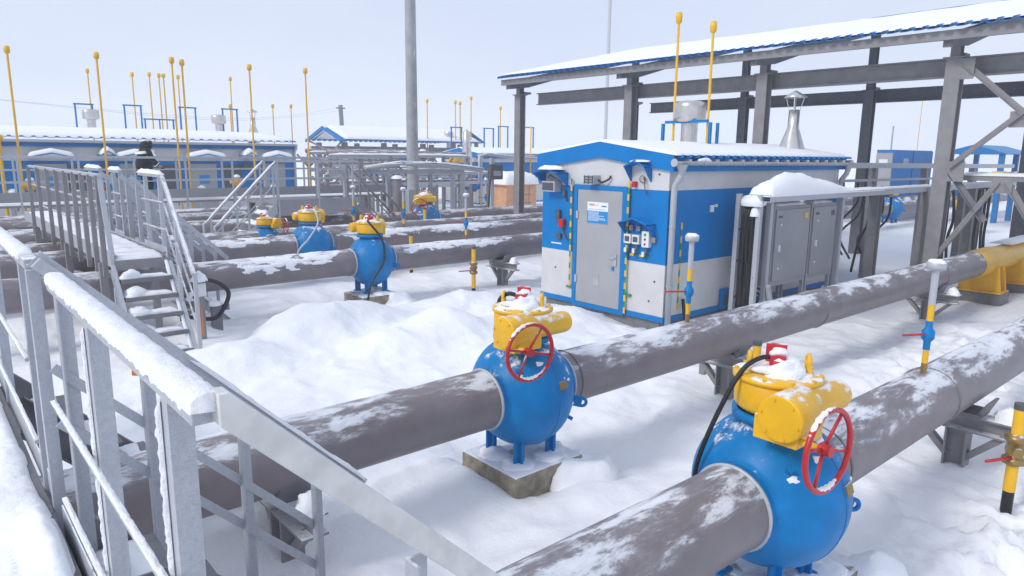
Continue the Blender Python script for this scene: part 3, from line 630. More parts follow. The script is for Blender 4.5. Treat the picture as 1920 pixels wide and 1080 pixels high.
# gutter and downpipes
m = MB(); n = 9; pl = [(-.07*math.cos(math.pi*i/(n-1)), -.07*math.sin(math.pi*i/(n-1))) for i in range(n)]; pl += [(.064*math.cos(math.pi*i/(n-1)), -.064*math.sin(math.pi*i/(n-1))) for i in range(n)]
m.prof((9.35, 6.91, 2.97), (15.6, 6.91, 2.95), pl)
for x in (9.35, 15.6): m.cyl((x-.004, 6.91, 2.945), (x+.004, 6.91, 2.945), .066, 14)
gt = m.build('gutter', 'galv', hut); 
for i in range(16): MB().b2(9.7+i*.39, 9.715+i*.39, 6.835, 6.99, 2.9, 3.0).build('gutter_bracket', 'galv', gt)
MB().blob((10.15, 6.91, 2.96), (.22, .07, .07), .4, 14, 5, 3).build('gutter_snow', 'snow', gt)
def downpipe(x):
    m = MB(); m.lathe([(.1, 0), (.055, -.12), (.052, -.16)], (x, 6.91, 2.92), (0, 0, 1), 14); m.tube([(x, 6.91, 2.8), (x, 6.93, 2.72), (x, 7.03, 2.58), (x, 7.04, 2.45), (x, 7.04, .2)], .052, 12)
    for z in (.9, 1.9): m.torus((x, 7.04, z), (0, 0, 1), .055, .008, 16, 6)
    m.build('downpipe', 'galv', hut)
downpipe(9.56); downpipe(15.5)
# side wall outlets and cables
for x, z, s_ in ((11.3, .48, .3), (12.1, .66, .34), (11.95, .42, .22)):
    m = MB(); m.b2(x-s_/2, x+s_/2, 7.02, 7.098, z-s_*.6, z+s_*.6); m.build('cable_outlet', 'panel_blue', hut, .01)
    m = MB(); m.b2(x-s_/4, x+s_/4, 7.0, 7.018, z-s_*.4, z+s_*.3); m.build('outlet_opening', 'dgrey', hut)
rnd = random.Random(11)
for i in range(5):
    x = 11.4+i*.2; hose([(x, 7.0, .55+.05*(i % 3)), (x+.1, 6.85, .5), (x+.25, 6.8, .25+.08*(i % 2)), (x+.1, 6.7, .1), (x-.2, 6.6, .0)], .018, 'black cable drooping from the wall outlets at the foot of the hut', group='cables at the foot of the hut')
hose([(10.0, 7.06, .62), (9.93, 6.98, .45), (9.95, 6.95, .2), (9.9, 6.9, .0)], .03, 'thick black cable rising up the hut side near its corner')
m = MB(); m.b2(9.55, 15.4, 7.2, 10, -.2, .26); m.build('skid_base', 'dark', hut)
m = MB(); m.box((10.75, 7.09, 2.15), (.1, .02, .12)); m.box((10.85, 7.08, 2.2), (.05, .04, .05)); m.build('wall_sensor', 'wht', hut)
# things on the hut roof
def duct(x, y, z, label, big=True):
    t = thing('roof_vent', label, 'roof vent', (x, y, z), 'metal ducts on the roofs'); m = MB()
    if big:
        m.lathe([(.17, -.3), (.17, .46)], (x, y, z), (0, 0, 1), 24); m.build('duct', 'alu', t)
        MB().lathe([(.17, .44), (.19, .46), (.31, .5), (.33, .56), (.32, .6), (.335, .68), (.32, .78), (.32, .86), (.2, .9), (0, .9)], (x, y, z), (0, 0, 1), 28).build('cowl', 'alu', t)
    else:
        m.lathe([(.28, -.3), (.28, .04), (.12, .5), (.115, .88), (.1, .88)], (x, y, z), (0, 0, 1), 24); m.build('duct', 'alu', t)
        m = MB()
        for i in range(4): a = math.pi/2*i+.4; m.bar((x+.11*math.cos(a), y+.11*math.sin(a), z+.86), (x+.19*math.cos(a), y+.19*math.sin(a), z+1.15), .025, .012)
        m.build('cowl_strut', 'alu', t); MB().lathe([(.24, 1.14), (.24, 1.16), (0, 1.3)], (x, y, z), (0, 0, 1), 20).build('rain_cap', 'alu', t)
    return t
va = duct(12.6, 8.98, 3.27, 'silver round vent with wide drum cowl on the nearest hut roof'); vb = duct(15.15, 8.05, 3.2, 'silver tapering chimney with pointed rain cap on the nearest hut roof', False)
def goal(x, y, w_, h, z, label, along=(1, 0, 0), r=.03):
    t = thing('roof_frame', label, 'roof frame', (x, y, z), 'blue goal shaped frames on the roofs'); d = Vector(along)*w_; p = Vector((x, y, z)); u = Vector((0, 0, h))
    MB().bar(p, p+u, r*2, r*2).build('post', 'blue_clean', t); MB().bar(p+d, p+d+u, r*2, r*2).build('post', 'blue_clean', t)
    MB().bar(p+u-Vector(along)*.06+Vector((0, 0, r)), p+u+d+Vector(along)*.06+Vector((0, 0, r)), r*2, r*2).build('crossbar', 'blue_clean', t); return t
goal(12.4, 9.5, -1.16, .52, 3.2, 'blue frame around the drum vent on the nearest hut roof', (0, 1, 0), .028)
tag(MB().bar((12.75, 8.4, 3.2), (12.75, 8.4, 3.72), .05, .05).build('roof_post', 'blue_clean'), 'single short blue post right of the drum vent on hut roof', 'post')
def rod(x, y, z0, z1, label, group, r=.028):
    t = thing('vent_rod', label, 'vent rod', (x, y, z0), group)
    MB().cyl((x, y, z0), (x, y, z1-.2), r, 8).build('rod', 'yellow_clean', t)
    MB().lathe([(r, -.24), (r*2.4, -.21), (r*2.7, -.1), (r*2.2, -.02), (0, 0)], (x, y, z1), (0, 0, 1), 10).build('tip', 'yellow_clean', t); return t
rod(12.45, 9.27, 3.1, 5.95, 'taller yellow vent rod rising from the nearest hut roof', 'yellow rods on the nearest hut', .026); rod(12.5, 8.47, 3.1, 5.68, 'yellow vent rod nearer the column on the nearest hut roof', 'yellow rods on the nearest hut', .026)
# ------------------------------------------------------------------ canopy
cn = thing('steel_canopy', 'open steel canopy with snowy corrugated roof behind the hut', 'canopy', (19.3, 10, 0))
CY = [1.1, 5.33, 9.5, 13.7, 18.55]
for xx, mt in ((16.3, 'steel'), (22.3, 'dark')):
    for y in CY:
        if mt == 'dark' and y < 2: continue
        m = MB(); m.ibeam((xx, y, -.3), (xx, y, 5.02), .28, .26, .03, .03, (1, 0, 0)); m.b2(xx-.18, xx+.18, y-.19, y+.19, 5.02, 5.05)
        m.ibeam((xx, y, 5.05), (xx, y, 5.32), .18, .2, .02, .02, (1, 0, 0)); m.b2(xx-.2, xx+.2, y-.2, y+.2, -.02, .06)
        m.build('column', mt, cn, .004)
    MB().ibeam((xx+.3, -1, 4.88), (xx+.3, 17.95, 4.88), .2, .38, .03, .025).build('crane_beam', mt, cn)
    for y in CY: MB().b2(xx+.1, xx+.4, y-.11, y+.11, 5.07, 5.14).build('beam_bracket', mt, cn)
RX, RZ, EX, EZ = 22.8, 7.12, 15.45, 5.5
SL = (RZ-EZ)/(RX-EX); zr_ = lambda x: EZ+(x-EX)*SL
for y in CY:
    m = MB(); zz = lambda x: zr_(x)-.12
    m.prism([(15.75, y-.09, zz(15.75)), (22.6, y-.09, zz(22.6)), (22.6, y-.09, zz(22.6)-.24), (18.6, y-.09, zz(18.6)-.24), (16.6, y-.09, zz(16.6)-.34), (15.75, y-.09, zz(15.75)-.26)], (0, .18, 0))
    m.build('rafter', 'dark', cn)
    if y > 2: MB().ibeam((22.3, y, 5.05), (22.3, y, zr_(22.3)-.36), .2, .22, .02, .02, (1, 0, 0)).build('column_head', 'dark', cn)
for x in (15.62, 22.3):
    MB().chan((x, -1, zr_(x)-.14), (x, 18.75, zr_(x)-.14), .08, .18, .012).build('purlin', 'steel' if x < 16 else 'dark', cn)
def corr_y(m, y0, y1, xa, za, xb, zb, per=.25, amp=.065, th=.008):
    n = int((y1-y0)/per); ys = []
    for i in range(n): o = y0+i*per; ys += [(o, 0), (o+per*.5, 0), (o+per*.62, amp), (o+per*.88, amp)]
    ys.append((y0+n*per, 0)); up = []
    for y, h in ys: up += [Vector((xa, y, za+h)), Vector((xb, y, zb+h)), Vector((xa, y, za+h-th)), Vector((xb, y, zb+h-th))]
    fs = []
    for i in range(len(ys)-1):
        a, b = 4*i, 4*i+4; fs += [(a, a+1, b+1, b), (a+2, b+2, b+3, a+3), (a+1, a+3, b+3, b+1), (a, b, b+2, a+2)]
    m.add(up, fs)
m = MB(); corr_y(m, -1, 18.85, RX, RZ+.02, EX, EZ+.02)
rf = m.build('roof_sheet', 'panel_blue', cn)
m = MB(); m.b2(RX-.28, RX+.02, -1, 18.85, RZ-.05, RZ+.045); m.build('ridge_cap', 'panel_blue', rf)
m = MB(); m.pad(EX+.1, RX-.25, -1, 18.85, 0, .03, 30, 80, .5, 1.5, .2, lambda x, y: zr_(x)+.07+.04*max(0, (y-8)/10)); m.build('roof_snow', 'snow', rf)
def brace(p, q, mt='steel'): MB().ell(p, q, .11, .014).build('brace', mt, cn)
xx = 16.22
brace((xx, 5.2, 4.9), (xx, 1.2, 1.25)); brace((xx-.03, 5.15, 2.85), (xx-.03, 3.2, 4.65)); brace((xx, 5.2, 1.0), (xx, 4.25, 2.6)); brace((xx, 4.2, 2.6), (xx, 3.2, 1.0)); brace((xx+.05, 5.2, 2.75), (xx+.05, 4.5, 1.8), 'dark')
for q in ((4.95, 5.2, 4.6, 5.0), (4.05, 4.4, 2.4, 2.7), (4.9, 5.2, 2.6, 3.0), (3.95, 4.25, 3.65, 3.95)): MB().b2(xx-.06, xx-.045, *q).build('gusset', 'steel', cn)
# ------------------------------------------------------------------ cable tray and cabinets
tr = thing('cable_tray', 'long grey cable tray on posts with heaped snow, over the cabinets', 'cable tray', (17, 6.4, 0))
MB().chan((11.0, 6.13, 2.36), (26, 6.13, 2.36), .42, .12, .012, (0, 0, 1), -1).build('tray', 'galv', tr)
for x in (15.9, 19.4, 22.6): MB().ibeam((x, 6.42, -.2), (x, 6.42, 2.28), .2, .2, .02, .02, (1, 0, 0)).build('post', 'steel', tr, .004); MB().b2(x-.08, x+.08, 6.1, 6.75, 2.24, 2.29).build('arm', 'steel', tr)
m = MB(); m.pad(11.0, 15.6, 6.12, 6.58, 0, 1, 60, 12, .18, 1.5, .35, lambda x, y: 2.4)
for i, v in enumerate(m.v):
    if v.z > 2.41: hh = .3*math.exp(-((v.x-11.75)/.75)**2)+.2*math.exp(-((v.x-13.0)/.8)**2)+.05; v.z = 2.4+(v.z-2.4)*hh*1.15
m.build('tray_snow', 'snow', tr)
m = MB(); m.ridge((15.5, 6.35, 2.41), (22, 6.35, 2.41), .36, .04, 60, .4, 3); m.build('tray_snow', 'snow', tr)
for y in (6.28, 6.68): MB().chan((10.98, y, .2), (11.0, y, 2.42), .08, .08, .01, (1, 0, 0)).build('drop_channel', 'galv', tr)
m = MB(); rnd = random.Random(4)
for i in range(9):
    y = 6.33+i*.038; pts = [(11.0+rnd.uniform(-.03, .03), y+rnd.uniform(-.02, .02), z) for z in (.05, .5, 1.0, 1.5, 2.0, 2.3)]; m.tube(pts, .03, 6)
for z in (.6, 1.25, 1.8): m.b2(10.955, 11.03, 6.3, 6.67, z, z+.02)
m.build('cable_bundle', 'black', tr); m = MB(); m.blob((11.0, 6.47, 2.22), (.14, .2, .2), .5, 12, 6, 1); m.blob((10.98, 6.38, 2.05), (.08, .08, .18), .5, 10, 5, 2); m.build('tray_snow', 'snow', tr)
tag(MB().bar((11.55, 6.2, .05), (11.25, 6.2, .85), .07, .07).build('leaning_bar', 'galv', None, .004), 'slanting galvanised bar in front of the grey cabinets', 'bar')
def cabinet(x0, x1, label, front_plate=True):
    t = thing('switch_cabinet', label, 'cabinet', (x0, 6.3, 0), 'grey cabinets under the cable tray'); m = MB(); m.b2(x0, x1, 6.3, 6.85, .78, 2.2); m.build('case', 'cab', t, .01)
    d = MB().b2(x0+.05, x1-.05, 6.27, 6.298, .88, 2.14).build('door', 'cab', t, .006)
    m = MB(); m.b2(x0+.16, x0+.2, 6.24, 6.269, 1.4, 1.52); m.cyl((x0+.2, 6.27, 1.88), (x0+.2, 6.25, 1.88), .02, 8); m.cyl((x0+.2, 6.27, 1.1), (x0+.2, 6.25, 1.1), .02, 8); m.build('handle', 'wht', d)
    MB().b2(x1-.26, x1-.14, 6.262, 6.269, 1.96, 2.06).build('warning_plate', 'yellow_clean' if front_plate else 'dgrey', d); MB().b2(x0+.12, x0+.24, 6.262, 6.269, 2.0, 2.04).build('name_plate', 'dgrey', d)
    for x in (x0+.03, x1-.03):
        for y in (6.34, 6.8): MB().bar((x, y, -.2), (x, y, .78), .06, .06).build('leg', 'cab', t)
    MB().ridge((x0+.1, 6.5, 2.2), (x1-.1, 6.5, 2.2), .35, .06, 16, .3).build('snow_cap', 'snow', t); return t
cabinet(11.45, 12.75, 'grey cabinet with yellow warning plate under the cable tray, nearer the hut door'); cabinet(12.8, 13.8, 'grey cabinet with dark plate under cable tray, farther from the hut door', False)
for x in (14.0, 11.3): MB().bar((x, 6.3, -.2), (x, 6.3, 2.28), .09, .09).build('frame_post', 'galv', tr)
# conduit rails running from the hut end to the canopy
rl = thing('conduit_rail', 'two level conduit rail running from the hut end past the canopy', 'conduit', (20, 9, 2.5))
for z, r in ((2.88, .13), (2.52, .06)): MB().bar((15.6, 7.6, z), (30, 7.6, z-.06), r, r).build('rail', 'galv', rl)
for x in (18.6, 22, 26): MB().bar((x, 7.65, -.2), (x, 7.65, 2.82), .16, .16).build('post', 'steel', rl)
tp = thing('high_tray', 'snow topped tray fixed to the nearest canopy column, running right', 'cable tray', (16.8, 3, 2.7)); MB().b2(16.55, 17.0, -1, 5.2, 2.62, 2.72).build('tray', 'steel', tp); MB().pad(16.55, 17.0, -1, 5.2, 2.722, .06, 8, 50, .3).build('snow_cap', 'snow', tp)
for y in (1.0, -.6): MB().bar((16.78, y, -.2), (16.78, y, 2.6), .2, .2).build('post', 'steel', tp)
# tangle of cables and fittings behind the rail
rnd = random.Random(21)
for i in range(8):
    x, y = 17+rnd.uniform(0, 3.5), 7.2+rnd.uniform(0, 2.2); hose([(x, y, 2.35), (x+rnd.uniform(-.4, .4), y+.1, 1.7+rnd.uniform(-.3, .3)), (x+rnd.uniform(-.6, .6), y+.3, 1.0), (x+rnd.uniform(-.3, .3), y+.2, .3)], .03, 'black cable hanging in the tangle between hut and canopy columns', group='cables hanging behind the cabinets')
m = MB(); m.box((17.6, 8.3, .55), (.9, .35, .3), .3); m.cyl((17.0, 8.1, .5), (18.3, 8.5, .6), .12, 10); tag(m.build('valve_block', 'dark', None, .01), 'dark fitting block under hanging cables right of the cabinets', 'fitting')
for i in range(5):
    x = 16.9+i*.33; tag(MB().bar((x, 8.2+.1*i, -.2), (x+.05*(i%2), 8.2+.1*i, .5+.25*(i%3)), .07, .07).build('stub_post', 'dark', None, .004), 'short dark post around the fitting block under hanging cables', 'post', 'short posts under the hanging cables')
for i in range(6):
    x, y = 17.6+i*.9, 5.6+rnd.uniform(-.1, .5); hose([(x, y, 2.3), (x+rnd.uniform(-.2, .3), y, 1.6), (x+.3, y+.1, 1.1), (x+.1, y, .5), (x+.3, y, .1)], .035, 'black cable hanging by the posts at the far right', group='cables hanging at the right')
    tag(MB().bar((x+.4, y+.5, -.2), (x+.4, y+.5, 2.4), .16, .16).build('rack_post', 'steel', None, .004), 'grey steel post among hanging cables at the far right', 'post', 'posts at the far right')
# ------------------------------------------------------------------ foreground footbridge (the camera stands on it)
DZ = 1.5
fb = thing('footbridge', 'frosted grey footbridge with snowy handrail and side stair, closest to camera', 'footbridge', (0, 3, 0))
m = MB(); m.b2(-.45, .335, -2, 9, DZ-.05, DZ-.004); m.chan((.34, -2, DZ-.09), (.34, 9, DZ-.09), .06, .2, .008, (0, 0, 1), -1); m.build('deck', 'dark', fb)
vs = MB(); nx, ny = 64, 760
def dz(x, y):
    e = min(1, max(0, (.315+.02*noise.noise(Vector((y*3, 1, 1)))-x)/.06)); e = math.sqrt(1-(1-e)**2)
    z = .05*e*(1+.5*noise.fractal(Vector((x*5, y*3, 2)), 1, 2, 4))
    gx_, gy_ = math.cos(x*2*math.pi/.055), math.cos(y*2*math.pi/.032)
    patch = max(0, min(1, (3.5+.35*noise.noise(Vector((x*4, y*2, 8)))-y)*2.5))*max(0, min(1, (.24-x)*12))
    z -= patch*.016*max(0, gx_)*max(0, gy_)
    z += .09*math.exp(-((x-.27)/.07)**2-((y-3.1)/.25)**2)+.05*math.exp(-((x-.22)/.1)**2-((y-2.5)/.2)**2)
    return DZ+z*1.0-(.008 if e < .05 else 0)
vs.v = [Vector((-.45+.78*i/nx, 1.2+5.0*j/ny, dz(-.45+.78*i/nx, 1.2+5.0*j/ny))) for i in range(nx+1) for j in range(ny+1)]
vs.f = [(i*(ny+1)+j, (i+1)*(ny+1)+j, (i+1)*(ny+1)+j+1, i*(ny+1)+j+1) for i in range(nx) for j in range(ny)]; vs.s = [True]*len(vs.f)
vs.build('deck_snow', 'snow', fb)
XR = .37; RT = 2.607
# section A (far) and B (near) of the side rail
for y0, y1, e0 in ((3.45, 9, 0), (1.262, 2.88, 0)):
    MB().prof((XR, y0, RT-.02), (XR, y1, RT-.02), [(-.028, -.02), (.028, -.02), (.028, .02), (-.028, .02)]).build('handrail', 'galv_frost', fb, .004)
m = MB(); m.ridge((XR-.004, 3.6, RT-.004), (XR-.004, 9, RT-.004), .066, .03, 140, .22, 22, skirt=.01); m.build('rail_snow', 'snow_fine', fb)
m = MB(); m.ridge((XR-.004, 1.235, RT), (XR-.004, 2.86, RT), .064, .026, 220, .16, 34, skirt=.009, ends=False); m.build('rail_snow', 'snow_fine', fb)
for y in (1.47, 2.24, 3.47, 3.72, 5.2, 6.8):
    m = MB(); m.b2(XR-.026, XR+.022, y-.044, y+.004, DZ-.2, RT-.042)
    pst = m.build('post', 'galv_frost', fb)
    if y < 3: MB().ridge((XR-.026, y+.004, DZ-.2), (XR-.026, y+.004, RT-.05), .018, .011, 140, .45, 40, (-1, .35, 0)).build('rime', 'snow_fine', pst)
for z in (2.17, 1.8):
    for y0, y1 in ((1.35, 2.85), (3.52, 9)):
        m = MB(); m.tube([(XR-.05, y0+(y1-y0)*i/20, z) for i in range(21)], .009, 8); r_ = m.build('midrail', 'galv_frost', fb)
        MB().ridge((XR-.05, y0, z+.008), (XR-.05, y1, z+.006), .017, .009, 120, .5, 40).build('rime', 'snow_fine', r_)
MB().b2(XR-.012, XR-.006, 3.5, 9, DZ-.02, DZ+.11).build('toe_board', 'galv_frost', fb)
# stair going down towards +X at the gap in the rail
def stair_dn(root, x0, y0, y1, z0, run, rise_per, rail_sides, mt='dark', rails=True, top=1.12, drop=1.0, mids=(.44, .68), posts=(.06, .42, .85, 1.25), endx=None, rail_mt=None, sd=.22):
    zz = lambda x: z0-(x-x0)*drop
    x1 = x0+run
    for y in (y0, y1): MB().chan((x0, y, z0-.1), (x1, y, zz(x1)-.1), .06, sd, .008, (0, 0, 1), 1 if y == y0 else -1).build('stringer', mt, root)
    n = max(2, int(run*drop/rise_per))
    for i in range(1, n):
        x = x0+run*i/n; m = MB(); m.b2(x-.12, x+.12, min(y0, y1)+.01, max(y0, y1)-.01, zz(x)-.02, zz(x)+.01); tr_ = m.build('tread', mt, root)
        MB().ridge((x-.05, min(y0, y1)+.03, zz(x)+.01), (x-.05, max(y0, y1)-.03, zz(x)+.01), .2, .06, 8, .5, 4, seed=i).build('tread_snow', 'snow', tr_)
    for y in rail_sides:
        ex = endx or x1
        MB().chan((x0, y, zz(x0)+top), (ex, y, zz(ex)+top), .04, .075, .006, (0, 0, 1), -1).build('handrail', rail_mt or mt, root)
        for d in mids: MB().bar((x0+.02, y, zz(x0+.02)+top-d), (min(ex-.05, x0+posts[-1]+.03), y, zz(min(ex-.05, x0+posts[-1]+.03))+top-d), .008, .04).build('midrail', rail_mt or mt, root)
        for p in posts:
            if x0+p < ex: MB().ell((x0+p, y+.01, zz(x0+p)-.2), (x0+p, y+.01, zz(x0+p)+top-.03), .06, .006, (0, -1, 0)).build('post', rail_mt or mt, root)
MB().bar((XR-.0, 3.36, RT-.0), (XR+.14, 3.36, RT-.14), .06, .05).build('rail_corner', 'galv', fb, .004)
stair_dn(fb, XR, 2.76, 3.38, DZ, 1.55, .22, (3.36,), 'dark', endx=1.8, posts=(.05, .34, .75, 1.12), rail_mt='galv')
MB().ridge((XR+.55, 3.35, RT-.51), (1.8, 3.35, RT-1.38), .05, .018, 40, .6, 10, (0, 0, 1)).build('rail_snow', 'snow_fine', fb)
MB().b2(XR, XR+.3, 2.76, 2.77, DZ-.35, DZ-.05).build('stair_plate', 'dark', fb)
stair_dn(fb, XR, 5.35, 5.95, DZ, 1.5, .25, (), 'dark')
# the next stair: its far handrail is the bright bar crossing the picture
MB().prism([(.378, 1.22, 2.632), (.40, 1.22, 2.63), (1.95, 1.22, 1.1), (1.95, 1.22, 1.03), (.378, 1.22, 2.572)], (0, .05, 0)).build('handrail', 'bright', fb, .003)
m = MB(); m.ell((.775, 1.262, -.1), (.775, 1.262, 2.14), .055, .008, (0, -1, 0), 1, 1); m.build('post', 'galv_frost', fb)
MB().chan((XR, 1.27, DZ-.1), (XR+1.5, 1.27, DZ-1.6), .06, .22, .008).build('stringer', 'dark', fb)
MB().bar((XR-.01, 1.4, DZ-.03), (XR-.01, 3.3, DZ-.03), .006, .22).build('toe_board', 'galv_frost', fb)
for y in (3.0, 6.5): MB().bar((.3, y, -.3), (.3, y, DZ-.1), .12, .12).build('support_leg', 'steel', fb)
m = MB(); m.tube([(.56, 2.72, 2.36), (.555, 2.73, 2.31), (.56, 2.72, 2.27)], .006, 6); m.prism([(.553, 2.72, 2.29), (.565, 2.72, 2.29), (.569, 2.72, 2.25), (.55, 2.72, 2.255)], (0, .006, 0)); tag(m.build('warning_ribbon', 'tag'), 'small orange ribbon tied to the foreground stair post', 'ribbon')
# buried scrap by the stair foot
m = MB(); m.box((.95, 5.35, .35), (.12, .5, .35), .4); m.box((1.75, 5.35, .3), (.4, .06, .12), .5); tag(m.build('steel_offcut', 'steel_snow', None, .004), 'rusty steel offcuts half buried in snow under the foreground bridge', 'scrap')
# ------------------------------------------------------------------ second footbridge over the back pipelines
b2_ = thing('footbridge', 'second footbridge with snowy deck and end stair over the back pipelines', 'footbridge', (2.5, 15, 0))
XA, XB = 2.17, 2.88
m = MB(); m.b2(XA+.01, XB-.01, 11.2, 20.6, DZ-.05, DZ); m.b2(XA, XB, 11.17, 11.2, DZ-.14, DZ+.0); m.build('deck', 'steel', b2_)
MB().pad(XA+.02, XB-.02, 11.2, 20.6, DZ, .06, 12, 120, .35, 3, .08).build('deck_snow', 'snow', b2_)
for x, s_ in ((XA, 1), (XB, -1)): MB().chan((x, 11.2, DZ-.02), (x, 20.6, DZ-.02), .05, .2, .008, (0, 0, 1), s_).build('side_channel', 'galv', b2_)
for y in (12.0, 14.9, 18.6): 
    for x in (XA, XB): MB().bar((x, y, -.2), (x, y, DZ-.12), .1, .1).build('support_leg', 'steel', b2_)
RB = 2.69
MB().bar((XA, 11.6, RB), (XA, 18.8, RB), .06, .045).build('handrail', 'galv_frost', b2_)
for y in (18.7, 17.4, 16.2, 15.2, 14.3, 13.5, 12.8, 12.2, 11.65): MB().bar((XA-.03, y, DZ-.28), (XA-.03, y, RB), .065, .065).build('post', 'steel', b2_)  # darker steel colour stands in for shade on this side's posts
for z in (2.3, 1.9): MB().bar((XA, 11.6, z), (XA, 18.8, z), .025, .025).build('midrail', 'galv_frost', b2_)
for y0, y1, pp in ((15.3, 16.6, (15.4, 16.4)), (13.75, 14.45, (13.85, 14.35)), (11.15, 12.4, (11.4, 12.2))):
    hr = MB().bar((XB, y0, RB), (XB, y1, RB), .06, .045).build('handrail', 'galv', b2_); MB().ridge((XB, y0, RB+.02), (XB, y1, RB+.02), .085, .06, 14, .3).build('rail_snow', 'snow', hr)
    for y in pp: MB().bar((XB+.03, y, DZ-.2), (XB+.03, y, RB), .055, .055).build('post', 'galv_frost', b2_)
    for z in (2.3, 1.9): MB().tube([(XB, y0+.02, z), (XB, (y0+y1)/2, z), (XB, y1, z)], .016, 6).build('midrail', 'galv_frost', b2_)
    MB().b2(XB-.01, XB, y0, y1, DZ, DZ+.15).build('toe_board', 'galv', b2_)
stair_dn(b2_, XB, 14.5, 15.2, DZ, 1.5, .3, (14.5, 15.2), 'galv', sd=.1, mids=(.6,))
stair_dn(b2_, XB, 13.02, 13.7, DZ, 1.5, .3, (13.02, 13.7), 'galv', sd=.1, mids=(.6,))
# end stair towards the camera (down along -Y)
n = 6
for i in range(n):
    y = 11.03-i*.19; z = DZ-.24-i*.235
    m = MB(); m.b2(XA+.02, XB-.02, y-.12, y+.09, z-.055, z); tr_ = m.build('tread', 'dark', b2_)
    m = MB(); m.ridge((XA+.05, y+.02, z), (XB-.05, y+.02, z), .16, .05, 14, .7, 5, seed=i); m.blob((XA+.16, y+.03, z), (.15, .1, .11), .5, 12, 5, i); m.build('tread_snow', 'snow', tr_)
for x in (XA, XB):
    st = MB().chan((x, 11.2, DZ-.1), (x, 10.0, -.02), .05, .16, .008, (0, 0, 1), 1 if x == XA else -1).build('stringer', 'galv', b2_)
    if x == XB: MB().ridge((x-.03, 11.2, DZ-.01), (x-.03, 10.05, .1), .05, .02, 24, .5).build('stringer_snow', 'snow', st)
MB().bar((XA, 11.65, RB), (XA, 11.12, 1.1), .065, .05).build('handrail', 'galv_frost', b2_)
MB().bar((XB, 11.15, RB), (XB, 9.97, 1.4), .055, .045).build('handrail', 'galv_frost', b2_); MB().ridge((XB, 11.15, RB+.02), (XB, 9.97, 1.42), .045, .012, 20, .5).build('rail_snow', 'snow', b2_)
for d in (.4, .75): MB().bar((XB, 11.15, RB-d), (XB, 10.05, 1.49-d), .02, .02).build('midrail', 'galv_frost', b2_)
for y, z in ((10.7, 1.0), (9.99, -.2)): MB().bar((XB+.02, y, z-.1), (XB+.02, y, 1.4+(y-9.97)*1.09), .05, .05).build('post', 'galv_frost', b2_)
MB().bar((XA-.02, 11.12, .2), (XA-.02, 11.12, 1.12), .05, .05).build('post', 'galv_frost', b2_)
m = MB(); m.tube([(XB+.06, 10.0, .95), (XB+.07, 9.98, .75), (XB+.06, 9.97, .55)], .012, 5); tag(m.build('warning_ribbon', 'tag'), 'orange ribbon tied to the stair rail of the second footbridge', 'ribbon')
# ------------------------------------------------------------------ long service walkway with worker
wk = thing('service_walkway', 'long grey service walkway with railing across the back left', 'walkway', (5, 22.4, 0))
WY0, WY1, WZ = 22.0, 22.9, 1.62
MB().b2(-9, 13.4, WY0, WY1, WZ-.06, WZ).build('deck', 'steel', wk)
MB().b2(-9, 13.4, WY0-.01, WY0, WZ+.08, WZ+.34).build('toe_board', 'cab', wk)
MB().pad(-9, 13.4, WY0+.03, WY1-.03, WZ, .05, 60, 6, .3, 2).build('deck_snow', 'snow', wk)
for y in (WY0, WY1):
    MB().bar((-9, y, 2.82), (13.2, y, 2.88), .07, .06).build('handrail', 'galv_frost' if y == WY0 else 'galv', wk)
    for z in (2.2, 2.52): MB().bar((-9, y, z), (13.2, y, z), .03, .03).build('midrail', 'galv', wk)
    for i in range(17): MB().bar((-8.5+i*1.35, y, WZ-.2), (-8.5+i*1.35, y, 2.84), .05, .05).build('post', 'galv', wk)
for i in range(6): MB().bar((-8+i*4.1, 22.4, -.2), (-8+i*4.1, 22.4, WZ-.06), .15, .15).build('support_leg', 'steel', wk)
def stair_y(root, x0, x1, y0, z0, run, sgn=-1, mt='galv', drop=1.0):
    """flight going down along sgn*Y"""
    y1 = y0+sgn*run; z1 = z0-run*drop
    for x in (x0, x1):
        MB().bar((x, y0, z0-.08), (x, y1, z1-.08), .04, .22).build('stringer', mt, root)
        hr = MB().tube([(x, y0, z0+1.15), (x, y1, z1+1.15), (x, y1+sgn*.1, z1+1.0), (x, y1+sgn*.1, z1+.85)], .035, 8).build('handrail', 'galv_frost', root)
        MB().ridge((x, y0, z0+1.18), (x, y1, z1+1.18), .07, .03, 20, .3).build('rail_snow', 'snow', hr)
        MB().tube([(x, y0, z0+.6), (x, y1, z1+.6)], .018, 6).build('midrail', 'galv', root)
        for t in (.05, .5, .95): MB().bar((x, y0+(y1-y0)*t, z0+(z1-z0)*t-.1), (x, y0+(y1-y0)*t, z0+(z1-z0)*t+1.15), .045, .045).build('post', 'galv', root)
    n = max(2, int(run*drop/.24))
    for i in range(1, n):
        y = y0+(y1-y0)*i/n; z = z0+(z1-z0)*i/n; tr_ = MB().b2(x0, x1, y-.11, y+.11, z-.03, z).build('tread', mt, root)
        MB().ridge((x0+.04, y, z), (x1-.04, y, z), .2, .08, 8, .5, 4, seed=i).build('tread_snow', 'snow', tr_)
